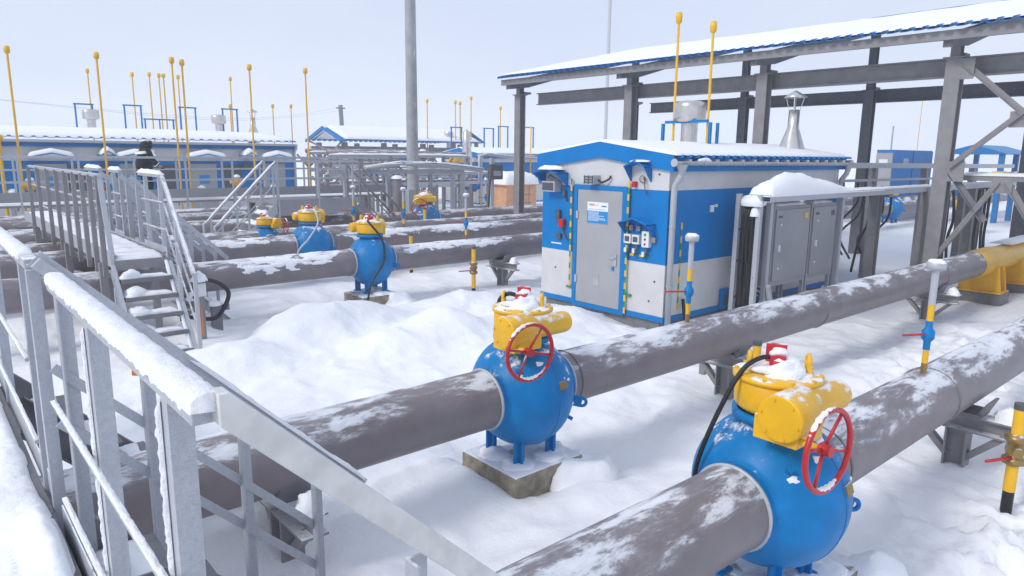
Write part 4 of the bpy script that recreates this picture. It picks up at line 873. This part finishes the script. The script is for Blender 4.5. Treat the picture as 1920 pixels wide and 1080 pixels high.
def stair_x(root, x0, y0, y1, z0, run, sgn, mt='galv', drop=1.0, snow=True, top=1.15):
    x1 = x0+sgn*run; z1 = z0-run*drop
    for y in (y0, y1):
        MB().bar((x0, y, z0-.08), (x1, y, z1-.08), .04, .24).build('stringer', mt, root)
        hr = MB().tube([(x0, y, z0+top), (x1, y, z1+top), (x1+sgn*.12, y, z1+top-.08), (x1+sgn*.12, y, z1+.7)], .035, 8).build('handrail', 'galv_frost' if snow else 'dark', root)
        if snow: MB().ridge((x0, y, z0+top+.03), (x1, y, z1+top+.03), .07, .03, 20, .3).build('rail_snow', 'snow', hr)
        MB().tube([(x0, y, z0+.6), (x1, y, z1+.6)], .018, 6).build('midrail', mt, root)
        for t in (.05, .5, .95): MB().bar((x0+(x1-x0)*t, y, z0+(z1-z0)*t-.1), (x0+(x1-x0)*t, y, z0+(z1-z0)*t+top), .045, .045).build('post', mt, root)
    n = max(2, int(run*drop/.24))
    for i in range(1, n):
        x = x0+(x1-x0)*i/n; z = z0+(z1-z0)*i/n; tr_ = MB().b2(x-.11, x+.11, y0, y1, z-.03, z).build('tread', mt, root)
        MB().ridge((x, y0+.04, z), (x, y1-.04, z), .2, .09, 8, .5, 4, seed=i).build('tread_snow', 'snow', tr_)
ss = thing('steel_stair', 'pale snowy stair dropping left from the long walkway', 'stair', (8, 20, 0), 'stairs of the long walkway')
stair_x(ss, 7.85, 19.1, 20.0, 1.62, 1.6, -1)
MB().b2(7.85, 10.3, 19.1, 21.9, 1.56, 1.62).build('landing', 'steel', ss); MB().b2(7.85, 10.3, 19.08, 19.1, 1.3, 1.75).build('toe_board', 'cab', ss)
MB().bar((7.85, 19.1, 2.8), (10.3, 19.1, 2.8), .06, .06).build('handrail', 'galv_frost', ss)
for x in (7.9, 9.1, 10.2): MB().bar((x, 19.1, .0), (x, 19.1, 2.8), .05, .05).build('post', 'galv_frost', ss)
s3 = thing('steel_stair', 'grey stair dropping right from the landing of the long walkway', 'stair', (11, 20, 0), 'stairs of the long walkway')
stair_x(s3, 10.3, 19.0, 19.8, 1.62, 1.6, 1, 'steel', snow=False)
s4 = thing('steel_stair', 'grey stair at the right end of the long walkway, left of the lamp post', 'stair', (13.4, 22, 0), 'stairs of the long walkway')
stair_x(s4, 13.4, 22.0, 22.9, 1.62, 1.6, 1, 'steel', snow=False)
# worker
def person(x, y, z):
    t = thing('person', 'worker in dark hooded winter suit with reflective bands walking on long walkway', 'person', (x, y, z))
    def skinmesh(name, pts, edges, mt, lv=2):
        me = bpy.data.meshes.new(name); me.from_pydata([Vector(p[:3]) for p in pts], edges, []); o = bpy.data.objects.new(name, me); C.objects.link(o)
        sk = o.modifiers.new('skin', 'SKIN'); sk.use_smooth_shade = True
        for i, p in enumerate(pts): me.skin_vertices[0].data[i].radius = (p[3], p[4] if len(p) > 4 else p[3])
        me.skin_vertices[0].data[0].use_root = True
        sb = o.modifiers.new('subd', 'SUBSURF'); sb.levels = lv; sb.render_levels = lv
        bpy.context.view_layer.update(); dg = bpy.context.evaluated_depsgraph_get()
        m2 = bpy.data.meshes.new_from_object(o.evaluated_get(dg)); bpy.data.objects.remove(o); o = bpy.data.objects.new(name, m2); C.objects.link(o)
        m2.materials.clear(); m2.materials.append(M[mt]); m2.polygons.foreach_set('use_smooth', [True]*len(m2.polygons)); o.parent = t; return o
    # +X is ahead (walking to the right), Y lateral
    P = [(0, 0, .92, .15, .16), (.02, 0, 1.12, .14, .17), (.05, 0, 1.34, .14, .2), (.08, 0, 1.47, .07), (.12, 0, 1.6, .085), (.13, 0, 1.7, .08),
         (.02, .1, .86, .1), (.16, .1, .48, .065), (.06, .1, .1, .05), (.22, .1, .04, .045),
         (-.02, -.1, .86, .1), (-.02, -.1, .48, .065), (-.24, -.1, .14, .05), (-.12, -.1, .05, .045),
         (.04, .21, 1.38, .07), (-.04, .27, 1.12, .055), (.12, .26, .92, .04), (.19, .25, .87, .035),
         (.06, -.21, 1.38, .07), (.14, -.27, 1.12, .055), (.3, -.26, .96, .04), (.37, -.25, .92, .035)]
    E_ = [(0, 1), (1, 2), (2, 3), (3, 4), (4, 5), (0, 6), (6, 7), (7, 8), (8, 9), (0, 10), (10, 11), (11, 12), (12, 13), (2, 14), (14, 15), (15, 16), (16, 17), (2, 18), (18, 19), (19, 20), (20, 21)]
    skinmesh('body', P, E_, 'skin')
    J = [(0, 0, .9, .2, .22), (.02, 0, 1.12, .17, .2), (.05, 0, 1.34, .17, .23), (.08, 0, 1.47, .1), (.04, .22, 1.38, .1), (-.04, .28, 1.12, .085), (.11, .265, .94, .07), (.06, -.22, 1.38, .1), (.14, -.28, 1.12, .085), (.29, -.265, .97, .07), (-.01, 0, .74, .2, .22)]
    skinmesh('jacket', J, [(0, 1), (1, 2), (2, 3), (2, 4), (4, 5), (5, 6), (2, 7), (7, 8), (8, 9), (0, 10)], 'navy')
    T = [(0, 0, .9, .16, .17), (.02, .1, .82, .12), (.16, .1, .48, .095), (.06, .1, .12, .085), (-.02, -.1, .82, .12), (-.02, -.1, .48, .095), (-.24, -.1, .17, .085)]
    skinmesh('trousers', T, [(0, 1), (1, 2), (2, 3), (0, 4), (4, 5), (5, 6)], 'navy')
    skinmesh('hood', [(.04, 0, 1.42, .19), (.07, 0, 1.56, .13), (.09, 0, 1.68, .11), (.18, 0, 1.63, .09), (.24, 0, 1.66, .05)], [(0, 1), (1, 2), (1, 3), (3, 4)], 'navy')
    for s_, hx, hz in ((1, .19, .87), (-1, .37, .92)):
        skinmesh('glove', [(hx-.07, s_*.26, hz+.05, .045), (hx, s_*.25, hz, .05), (hx+.06, s_*.25, hz-.05, .03), (hx+.05, s_*.22, hz-.01, .02), (hx+.04, s_*.25, hz-.07, .022)], [(0, 1), (1, 2), (1, 3), (1, 4)], 'dgrey', 1)
    for bx, by in ((.18, .1), (-.15, -.1)): 
        o = MB().box((x+bx, y+by, z+(.06 if by > 0 else .08)), (.28, .11, .1)).build('boot', 'black', t, .03)
    m = MB(); c0 = Vector((x+.045, y, z+1.36))
    pts = [c0+Vector((.215*math.cos(2*math.pi*i/24), .275*math.sin(2*math.pi*i/24), .03*math.cos(2*math.pi*i/24))) for i in range(25)]
    for a, b in zip(pts, pts[1:]): m.bar(a, b, .012, .075)
    m.build('reflective_band', 'refl', t)
    for q in (Vector((x+.24, y-.268, z+1.01)), Vector((x+.08, y+.27, z+.98))): MB().torus(q, (.7, 0, -.6), .078, .012, 18, 6).build('cuff_band', 'refl', t)
    return t
w_ = person(5.35, 22.45, WZ+.03); w_.scale = (1.12, 1.12, 1.0)
# ------------------------------------------------------------------ long building at the back left
lb = thing('long_building', 'long low white and blue building with snowy roof behind walkway', 'building', (4, 33, 0))
BX0, BX1, BY = -14, 13.2, 30
MB().b2(BX0, BX1, BY, 37, -.2, 1.1).build('lower_wall', 'white', lb); MB().b2(BX0, BX1, BY, 37, 1.1, 2.66).build('blue_band', 'panel_blue', lb); MB().b2(BX0, BX1, BY, 37, 2.66, 3.3).build('upper_wall', 'white', lb)
MB().b2(BX0-.1, BX1+.1, BY-.12, BY-.003, 3.16, 3.38).build('fascia', 'panel_blue', lb)
m = MB(); corr_sheet(m, BX0-.1, BX1+.15, 33.5, 3.75, BY-.3, 3.46, .35, .06); rf = m.build('roof', 'panel_blue', lb)
MB().pad(BX0-.1, BX1+.1, BY-.27, 37, 0, .16, 60, 16, .2, .8, .25, lambda x, y: min(3.8, 3.5+(y-BY)*.083)).build('roof_snow', 'snow', rf)
MB().tube([(BX0, BY-.3, 3.36), (BX1, BY-.3, 3.34), (BX1, BY-.25, 3.2), (BX1, BY-.05, 3.05), (BX1, BY-.05, .2)], .06, 8).build('gutter', 'galv', lb)
def awning(x0, x1, z=2.92):
    m = MB(); xm = (x0+x1)/2; m.prism([(x0, BY-.7, z-.1), (xm, BY-.7, z+.05), (x1, BY-.7, z-.1), (x1, BY-.7, z-.16), (xm, BY-.7, z-.01), (x0, BY-.7, z-.16)], (0, .69, 0)); a = m.build('awning', 'sky_blue', lb)
    MB().pad(x0, x1, BY-.72, BY-.01, 0, .14, 16, 6, .2, 1, .2, lambda x, y: z+.05-.15*abs(x-xm)/(xm-x0)).build('awning_snow', 'snow', a)
for x0, x1 in ((3.4, 4.8), (6.1, 7.5), (8.6, 10.1), (11.6, 12.9), (.3, 1.7), (-3, -1.6)):
    awning(x0, x1); xm = (x0+x1)/2
    d = MB().b2(xm-.5, xm+.5, BY-.05, BY-.002, .5, 2.55).build('door', 'door', lb); MB().b2(xm-.2, xm+.2, BY-.058, BY-.051, 1.75, 2.1).build('notice', 'sky_blue', d)
for x0, x1 in ((5.6, 6.1), (10.8, 11.35), (2.2, 2.7)): awning(x0, x1, 3.0); MB().b2(x0+.1, x1-.1, BY-.3, BY-.002, 2.3, 2.55).build('wall_unit', 'dgrey', lb)
for x in (4.9, 7.9, 10.5): MB().b2(x-.35, x+.35, BY-.03, BY-.002, 1.3, 2.5).build('window', 'dgrey', lb)
# plant between walkway and long building
rnd = random.Random(8)
for i, (x, c) in enumerate(((2.6, 'yellow_clean'), (3.1, 'yellow_clean'), (4.4, 'dgrey'), (5.0, 'red_clean'), (6.9, 'yellow_clean'), (8.3, 'wht'), (9.6, 'yellow_clean'), (11.0, 'wht'))):
    t = thing('small_valve', 'small %s topped fitting on a post before the long building' % {'yellow_clean': 'yellow', 'dgrey': 'dark', 'red_clean': 'red', 'wht': 'white'}[c], 'valve', (x, 27, 0), 'small fittings before the long building')
    z = rnd.uniform(1.5, 2.0); MB().cyl((x, 27, -.2), (x, 27, z-.2), .07, 8).build('post', 'galv', t); m = MB(); m.lathe([(0, -.22), (.12, -.2), (.14, 0), (.08, .1), (0, .12)], (x, 27, z), (0, 0, 1), 12); m.tube([(x-.25, 27, z-.05), (x+.25, 27, z-.05)], .09, 8); m.build('fitting', c, t)
    MB().blob((x, 27, z+.1), (.13, .13, .1), .3, 10, 4, i).build('snow_cap', 'snow', t)
for Y, x0, x1, z in ((25.0, -10, 9.3, .75), (26.2, -10, 13.0, .8)):
    t = thing('gas_pipe', ('grey pipe behind long walkway, nearer it' if Y < 26 else 'grey pipe behind the long walkway, nearer the long building'), 'pipeline', (0, Y, z), 'pipes behind the long walkway'); MB().tube([(x0, Y, z), (x1-.3, Y, z), (x1, Y, z-.2), (x1, Y, -.2)], .26, 16).build('pipe_shell', 'pipe', t)
t = thing('gas_pipe', 'grey pipe with rounded end crossing under the long walkway', 'pipeline', (0, 21.2, .8), 'pipes behind the long walkway'); MB().tube([(-10, 21.3, .8), (12.2, 21.3, .8), (12.55, 21.3, .65), (12.65, 21.3, .3), (12.65, 21.3, -.2)], .28, 18).build('pipe_shell', 'pipe', t)
for X, Y0_, Y1_ in ((2.3, 13, 26), (-1.5, 14, 26)):
    t = thing('gas_pipe', ('brown crossing pipe beneath the second footbridge' if X > 0 else 'grey crossing pipe at the left picture edge'), 'pipeline', (X, 18, .6), 'crossing pipes at the left'); MB().tube([(X, Y0_, .5), (X, Y1_, .5)], .3, 18).build('pipe_shell', 'pipe', t)
LL = ['leaning yellow vent rod at the far left, tall', 'tall yellow vent rod left of the worker', 'tall yellow vent rod just right of the worker, left of its close twin', 'tall yellow vent rod right of its close twin', 'tall yellow vent rod midway between worker and lamp post', 'tall yellow vent rod at the right end of the long building']
for x, z, l in zip((2.9, 5.3, 7.6, 7.93, 10.3, 12.5), (6.15, 6.2, 6.26, 6.21, 6.25, 6.3), LL): rod(x, 27, -.2, z, l, 'tall yellow rods before the long building', .035)
rod(2.42, 27, -.2, 3.5, 'short yellow pole at the left picture edge', 'tall yellow rods before the long building', .05)
LM = ['far left', 'above the first double frame left part', 'second from left of the middle cluster', 'left of a close pair', 'right of a close pair', 'between the two tall twins', 'right of the small round duct']
for x, z, l in zip((7.41, 9.35, 10.14, 10.59, 10.81, 11.51, 14.18), (6.91, 6.89, 6.95, 6.94, 6.95, 6.93, 7.03), LM): rod(x, 40, 0, z, 'thin faded yellow rod behind the long building roof, '+l, 'thin faded rods behind the long roof', .035)
for x, z, l in ((14.09, 5.59, 'lower faded yellow rod inside the rightmost blue roof frame'), (16.47, 5.72, 'lower faded yellow rod standing alone beyond the long roof'), (17.55, 5.77, 'lower faded yellow rod behind the tapering chimney')): rod(x, 40, 0, z, l, 'thin faded rods behind the long roof', .035)
for x, z, l in zip((24.27, 26.35, 26.71, 27.56, 29.96), (6.24, 6.28, 6.24, 6.59, 6.1), ('left of the pair', 'left half of the pair', 'right half of the pair', 'tallest, right of the pair', 'close to the canopy column')): rod(x, 36, 0, z, 'thin yellow rod above the second hut, '+l, 'thin rods above the second hut', .035)
GL = ['blue roof frame at the far left beside a drum duct', 'blue roof frame second from left on the long roof', 'low wide blue roof frame on the long roof', 'blue roof frame right of the low wide one', 'rightmost blue roof frame on the long roof, beside duct']
for (x0, x1, z1), l in zip(((5.9, 6.53, 4.92), (7.76, 8.42, 4.96), (8.55, 9.73, 4.4), (10.05, 10.72, 4.98), (11.96, 12.63, 5.0)), GL): goal(x0, 35, x1-x0, z1-3.8, 3.8, l)
tag(MB().bar((9.15, 35, 3.8), (9.15, 35, 4.4), .05, .05).build('roof_post', 'blue_clean'), 'blue post in the middle of the low wide roof frame', 'post')
for (x0, x1, z1), l in zip(((23.86, 24.57, 4.49), (26.23, 26.92, 4.5), (27.33, 28.04, 4.65), (29.37, 30.12, 4.66)), ('blue roof frame left of the small gable behind the second hut', 'blue roof frame right of the small gable behind the second hut', 'tall blue roof frame left of the canopy column', 'tall blue roof frame hidden partly by the canopy column')): goal(x0, 33, x1-x0, z1-3.0, 3.0, l)
dup(va, (6.45, 35, 3.85), 'grey drum duct on the long roof beside the leftmost blue frame'); dup(va, (11.75, 35, 3.85), 'grey drum duct on the long roof beside the rightmost blue frame')
dup(vb, (13.0, 34, 3.75), 'tapering chimney at the right end of the long roof'); dup(va, (26.2, 36.5, 3.6), 'small drum duct right of the little blue gable', scale=(.9, .9, .9))
# ------------------------------------------------------------------ lamp post, masts
lp = thing('lamp_post', 'tall thick grey lamp post rising past the top of picture', 'lamp post', (13.85, 21.5, 0)); MB().lathe([(.24, -.2), (.24, 1.0), (.215, 1.02), (.2, 4), (.165, 14)], (13.85, 21.5, 0), (0, 0, 1), 20).build('shaft', 'concrete_post', lp)
MB().box((13.62, 21.3, 1.35), (.3, .25, .9)).build('base_box', 'galv', lp, .01)
ms = thing('lattice_mast', 'thin pale mast fading into the mist above the canopy', 'mast', (83.6, 75, 0)); MB().cyl((83.6, 75, 0), (83.6, 75, 26.5), .26, 8).build('shaft', 'pale', ms)
up_ = thing('utility_pole', 'distant leaning utility pole with wires', 'utility pole', (46.7, 90, 0)); MB().cyl((46.9, 90, 0), (46.55, 90, 9.4), .3, 8).build('shaft', 'dgrey', up_); MB().bar((45.9, 90, 9.0), (47.2, 90, 9.0), .18, .18).build('crossarm', 'dgrey', up_)
for z, dz_ in ((9.1, 0), (8.7, .2)): hose([(46.5, 90, z), (36, 85, 7.3-dz_), (24, 80, 6.6-dz_), (2, 75, 7.5)], .014, 'sagging wire running left from the distant utility pole', 'pale', 'wire', 'wires of the distant pole', 'overhead_wire')
# ------------------------------------------------------------------ open shelter and pipe racks at the back centre
sh = thing('open_shelter', 'open sided shelter with snowy gable roof left of the lamp post', 'shelter', (23, 38, 0))
SX0, SX1, SY = 18.5, 28.2, 37.2
for x in (19.0, 21.5, 24.2, 27): 
    for y in (36.4, 39.6):
        MB().bar((x, y, -.2), (x, y, 3.62), .25, .25).build('column', 'steel', sh)
        for s_ in (-1, 1): MB().bar((x, y, 2.5), (x+s_*.7, y, 3.2), .1, .1).build('brace', 'steel', sh)
for y in (36.4, 39.6): MB().bar((SX0, y, 3.28), (SX1, y, 3.28), .2, .26).build('eave_beam', 'steel', sh)
m = MB(); corr_sheet(m, SX0, SX1, 38, 4.42, 35.8, 3.72, .35, .06); corr_sheet(m, SX0, SX1, 38, 4.42, 40.2, 3.72, .35, .06); rf = m.build('roof_sheet', 'panel_blue', sh)
MB().pad(SX0+.25, SX1, 35.85, 40.15, 0, .12, 40, 20, .2, .9, .2, lambda x, y: 4.48-abs(y-38)*.318).build('roof_snow', 'snow', rf)
m = MB(); m.bar((SX0-.03, 35.75, 3.7), (SX0-.03, 38, 4.44), .05, .16); m.bar((SX0-.03, 40.25, 3.7), (SX0-.03, 38, 4.44), .05, .16); m.build('gable_trim', 'blue_clean', sh)
for y in (35.9, 40.1): MB().bar((SX0+.1, y, 3.72), (SX0+.5, 38-(38-y)*.1, 3.1), .08, .08).build('gable_brace', 'steel', sh)
gs = thing('gable_shelter', 'little blue edged gable roof right of the lamp post', 'shelter', (29, 38.5, 0))
for x in (28.1, 30.0): MB().bar((x, 38.6, -.2), (x, 38.6, 3.9), .2, .2).build('column', 'steel', gs)
m = MB(); m.prism([(27.8, 38, 3.82), (29.05, 38, 4.5), (30.3, 38, 3.82), (30.3, 38, 3.76), (29.05, 38, 4.42), (27.8, 38, 3.76)], (0, 3.5, 0)); m.build('roof_sheet', 'blue_clean', gs)
m = MB(); m.prism([(28.0, 38.4, 3.82), (29.05, 38.4, 4.4), (30.1, 38.4, 3.82)], (0, .05, 0)); m.build('gable_infill', 'dgrey', gs)
rnd = random.Random(30)
def rack(x0, x1, y, z, label, lvl=3):
    t = thing('pipe_rack', label, 'pipe rack', ((x0+x1)/2, y, 0), 'pipe racks at the back')
    n = max(2, int((x1-x0)/1.4))
    for i in range(n+1):
        x = x0+(x1-x0)*i/n; MB().bar((x, y, -.2), (x, y, z), .14, .14).build('post', 'steel', t)
        if i % 2 == 0:
            for s_ in (-1, 1): MB().bar((x, y, z-.7), (x+s_*.6, y, z-.05), .07, .07).build('brace', 'steel', t)
    for k_ in range(lvl):
        zz = z-.0-k_*.42; MB().bar((x0, y, zz), (x1, y, zz), .1, .12).build('beam', 'galv_frost', t)
    for k_ in range(2): MB().tube([(x0, y+.3+k_*.3, z+.12-.5*k_), (x1, y+.3+k_*.3, z+.12-.5*k_)], .11, 8).build('rack_pipe', 'pipe', t)
    m = MB(); m.ridge((x0, y, z+.06), (x1, y, z+.06), .3, .08, 30, .4); m.build('snow_cap', 'snow', t)
rack(14.4, 22, 29.0, 2.9, 'frosted pipe rack between long building and lamp post, nearer one'); rack(15.5, 22.3, 33.5, 3.0, 'frosted pipe rack farther back under the open shelter', 4); rack(12.5, 20.5, 25.5, 2.2, 'low frosted pipe rack behind the right end of walkway', 2)
rack(17.0, 21.0, 27.5, 2.4, 'frosted pipe rack behind the lamp post', 3)
CL = {'yellow': 'yellow_clean', 'blue': 'blue_clean', 'red': 'red_clean', 'pale blue': 'sky_blue', 'white': 'wht'}
for i, (x, y, z, c, s_) in enumerate(((17.9, 28.5, 2.0, 'yellow', .3), (18.0, 28.5, 1.2, 'yellow', .26), (19.4, 31, 2.9, 'pale blue', .22), (20.6, 31, 3.0, 'red', .22), (17.2, 27.5, 1.6, 'blue', .3), (22.3, 30.5, 2.7, 'yellow', .3), (23.0, 30.5, 3.0, 'red', .2), (19.2, 29.5, 2.5, 'yellow', .26),
         (20.9, 28.0, 1.9, 'yellow', .25), (21.5, 28, 1.5, 'blue', .3), (15.0, 26, 2.3, 'yellow', .14), (15.6, 26, 2.1, 'blue', .2), (14.1, 24.8, 2.25, 'blue', .16))):
    t = thing('small_valve', 'small %s valve on the frosted pipe racks at the back' % c, 'valve', (x, y, 0), 'coloured valves on the back racks')
    m = MB(); m.lathe([(0, -s_), (s_*.7, -s_*.95), (s_, -.3*s_), (s_*.9, .4*s_), (s_*.5, .9*s_), (0, s_)], (x, y, z), (0, 0, 1), 14); m.cyl((x-s_*1.3, y, z-.2*s_), (x+s_*1.3, y, z-.2*s_), s_*.5, 12); m.build('valve_body', CL[c], t); MB().cyl((x, y, -.2), (x, y, z-s_), .07, 8).build('post', 'steel', t)
    MB().blob((x, y, z+s_*.75), (s_*.8, s_*.8, s_*.5), .3, 12, 5, i).build('snow_cap', 'snow', t)
# mid-distance tray on posts in front of the lamp post
mt_ = thing('cable_tray', 'long frosted tray on posts crossing before the lamp post', 'cable tray', (14, 20.9, 0))
MB().tube([(11.6, 20.9, 2.55), (13.0, 20.9, 2.72), (14.4, 20.9, 2.66), (16.5, 20.9, 2.46)], .085, 10).build('pipe_rail', 'galv_frost', mt_); MB().ridge((12.2, 20.9, 2.68), (14.4, 20.9, 2.73), .17, .05, 20, .3).build('rail_snow', 'snow', mt_); MB().ridge((14.4, 20.9, 2.73), (16.5, 20.9, 2.53), .17, .05, 20, .3).build('rail_snow', 'snow', mt_)
MB().bar((10.4, 21.1, 2.44), (15.8, 21.1, 2.4), .12, .14).build('tray', 'pale', mt_)
for x in (11.0, 12.6, 15.3, 15.75): MB().bar((x, 21.1, -.2), (x, 21.1, 2.38), .13, .13).build('post', 'galv', mt_)
tag(MB().cyl((12.7, 20.7, -.2), (12.7, 20.7, 2.2), .16, 14).build('pipe_post', 'steel'), 'thick grey post with snowy top at the left of the lamp post', 'post'); tag(MB().blob((12.7, 20.7, 2.2), (.2, .2, .12), .3, 12, 5, 1).build('snow_heap', 'snow'), 'snow cap on the thick grey post left of lamp post', 'snow')
bp = thing('control_box', 'dark control box on a post before the second hut', 'control box', (17.9, 22, 0)); MB().bar((17.95, 22.1, -.2), (17.95, 22.1, 2.9), .14, .14).build('post', 'galv', bp); MB().b2(17.68, 18.3, 21.8, 22.02, 2.06, 2.66).build('box_case', 'dgrey', bp, .02)
m = MB(); m.b2(17.8, 18.2, 21.79, 21.799, 2.2, 2.4); m.build('box_label', 'pale', bp); MB().tube([(17.8, 22.0, 2.1), (17.75, 22, 1.4), (17.7, 22, .6), (17.9, 22, .1)], .04, 6).build('box_cable', 'black', bp)
MB().tube([(17.5, 22.3, 1.9), (17.5, 22.3, 2.95), (17.9, 22.3, 3.05), (19, 22.3, 2.95), (23, 22.3, 2.75)], .07, 8).build('conduit', 'galv_frost', bp)
# second hut and neighbours
h2_ = thing('equipment_hut', 'second blue and white hut far behind the canopy column', 'hut', (26.5, 32, .3)); hut_shell(h2_, 23.6, 30.5, 30.2, 33.6, .35, 1.35, 2.62, 2.78, 3.06, 3.36)
MB().b2(23.55, 23.597, 31.2, 32.3, .45, 2.4).build('door', 'door', h2_); m = MB(); m.prism([(23.6, 31.0, 2.75), (23.6, 31.75, 2.95), (23.6, 32.5, 2.75)], (-.7, 0, 0)); m.build('door_canopy', 'panel_blue', h2_); MB().blob((23.2, 31.75, 2.85), (.4, .75, .2), .3, 14, 5, 1).build('canopy_snow', 'snow', h2_)
MB().tube([(23.4, 30.0, 3.0), (30.6, 30.0, 2.98)], .06, 8).build('gutter', 'galv', h2_); MB().tube([(23.75, 30.0, 2.95), (23.75, 30.12, 2.7), (23.75, 30.12, .3)], .06, 8).build('downpipe', 'galv', h2_); MB().tube([(27.2, 30.0, 4.6), (27.2, 30.0, 1.0), (27.2, 29.7, .9)], .04, 6).build('gas_riser', 'yellow_clean', h2_)
ch = thing('flue', 'silver flue with cone cap standing before the second hut', 'flue', (22.3, 29.5, 0)); MB().lathe([(.12, -.2), (.12, 1.6), (.2, 1.7), (.28, 2.2), (.28, 3.0), (.2, 3.5), (.18, 4.1), (0, 4.3)], (22.3, 29.5, 0), (0, 0, 1), 18).build('flue_tube', 'alu', ch)
ob = thing('orange_shed', 'small orange boarded shed with snowy roof beside the hut', 'shed', (23.2, 26.8, 0)); m = MB(); m.b2(22.05, 24.0, 26.0, 27.6, -.2, 1.55); m.build('wall', 'orange', ob)
m = MB()
for x in (22.5, 23.0, 23.5): m.b2(x, x+.02, 25.985, 25.999, 0, 1.55)
m.b2(23.2, 23.7, 25.98, 25.998, .7, .73); m.b2(23.2, 23.7, 25.98, 25.998, 1.1, 1.13); m.build('board_gap', 'dark', ob)
m = MB(); m.prism([(21.95, 25.9, 1.55), (24.1, 25.9, 1.55), (24.1, 27.7, 1.55), (21.95, 27.7, 1.55)], (0, 0, .06)); rf = m.build('roof', 'orange', ob); MB().pad(21.9, 24.15, 25.85, 27.75, 1.62, .6, 20, 16, .15, 1.5, .8).build('roof_snow', 'snow', rf)
# far right background
cb = thing('blue_container', 'blue equipment container with grey end far behind canopy posts', 'container', (38, 14.4, 0)); MB().b2(36.04, 41, 14, 14.75, 1.2, 3.45).build('wall', 'panel_blue', cb); MB().b2(36, 36.038, 14.0, 14.75, 1.0, 3.3).build('end_wall', 'door', cb); MB().b2(38.5, 41, 13.96, 13.998, 1.3, 3.4).build('door', 'blue_clean', cb)
MB().b2(37.3, 37.9, 13.97, 13.999, 2.7, 3.05).build('notice', 'pale', cb); MB().b2(35.98, 35.998, 14.2, 14.6, 2.6, 3.0).build('notice', 'sign', cb); m = MB(); m.b2(36, 41, 14, 14.75, -.2, .95); m.build('frame_base', 'door', cb)
for x in (36.6, 37.8, 39.2): MB().blob((x, 13.8, 1.0), (.3, .2, .18), .3, 10, 4, x).build('snow_cap', 'snow', cb)
fs_ = thing('blue_frame_shed', 'open blue framed shelter far right behind the canopy column', 'shelter', (42, 12, 0))
for x in (40, 42.3, 44.6):
    for y in (10.6, 13): MB().bar((x, y, -.2), (x, y, 3.3), .22, .22).build('post', 'blue_clean', fs_)
m = MB(); m.prism([(39.8, 10.3, 3.3), (39.8, 11.8, 3.75), (39.8, 13.3, 3.3)], (5, 0, 0)); m.build('roof', 'blue_clean', fs_)
cb2 = thing('blue_container', 'blue equipment container at the far right picture edge', 'container', (40, 9, 0)); MB().b2(38, 43, 8.0, 9.1, .6, 3.5).build('wall', 'blue_clean', cb2); MB().b2(37.98, 37.998, 8.35, 8.75, 2.6, 3.1).build('notice', 'pale', cb2); MB().b2(38.1, 42.9, 8.1, 9, -.2, .58).build('frame_base', 'door', cb2)
t = thing('small_valve', 'faded yellow and blue valve far right beyond the canopy column', 'valve', (33, 9.3, 0)); MB().lathe([(0, -.5), (.3, -.45), (.36, 0), (.3, .45), (0, .5)], (33, 9.8, 1.2), (1, 0, 0), 18).build('valve_body', 'yellow_clean', t); MB().lathe([(.36, 0), (.45, .3), (.36, .9)], (33.5, 9.8, 1.1), (1, 0, 0), 18).build('flange', 'blue_clean', t)
rod(37.5, 13.5, 3.4, 6.2, 'faint yellow rod above the blue container with grey end', 'yellow rods far right', .016); MB_ = MB().cyl((37, 14.5, 3.4), (37, 14.5, 4.6), .04, 8).build('roof_aerial', 'pale'); tag(MB_, 'thin grey aerial above the blue container with grey end', 'aerial')
t = thing('gas_pipe', 'long grey pipe with yellow ends far right above the snow', 'pipeline', (40, 9.6, 2.4)); MB().tube([(38, 9.9, 2.3), (48, 9.9, 2.3)], .2, 12).build('pipe_shell', 'pipe', t); MB().tube([(36.5, 9.9, 2.3), (38, 9.9, 2.3)], .23, 12).build('yellow_sleeve', 'yellow_clean', t)
# faint far rows of huts behind the hut roof
for i, (x, y) in enumerate(((48, 52), (58, 54), (68, 50))):
    t = thing('far_hut', 'long low snow roofed hut in the misty distance, '+('left', 'middle', 'right')[i]+' of its row', 'hut', (x, y, 0), 'huts in the distance'); MB().b2(x, x+8, y, y+4, -.2, 2.6).build('wall', 'panel_blue', t); m = MB(); m.prism([(x-.2, y-.3, 2.6), (x-.2, y+2, 3.3), (x-.2, y+4.3, 2.6)], (8.4, 0, 0)); m.build('roof', 'snow', t)
# ------------------------------------------------------------------ air
hz = bpy.data.materials.new('misty_air'); hz.use_nodes = True; n_ = hz.node_tree.nodes; n_.remove(n_['Principled BSDF'])
pv = n_.new('ShaderNodeVolumePrincipled'); pv.inputs['Color'].default_value = (.95, .97, 1, 1); pv.inputs['Density'].default_value = .0025; hz.node_tree.links.new(pv.outputs[0], n_['Material Output'].inputs['Volume'])
hb = MB().b2(-265, 425, -265, 425, -1.6, 27).build('haze', hz); tag(hb, None, None, None, 'stuff')
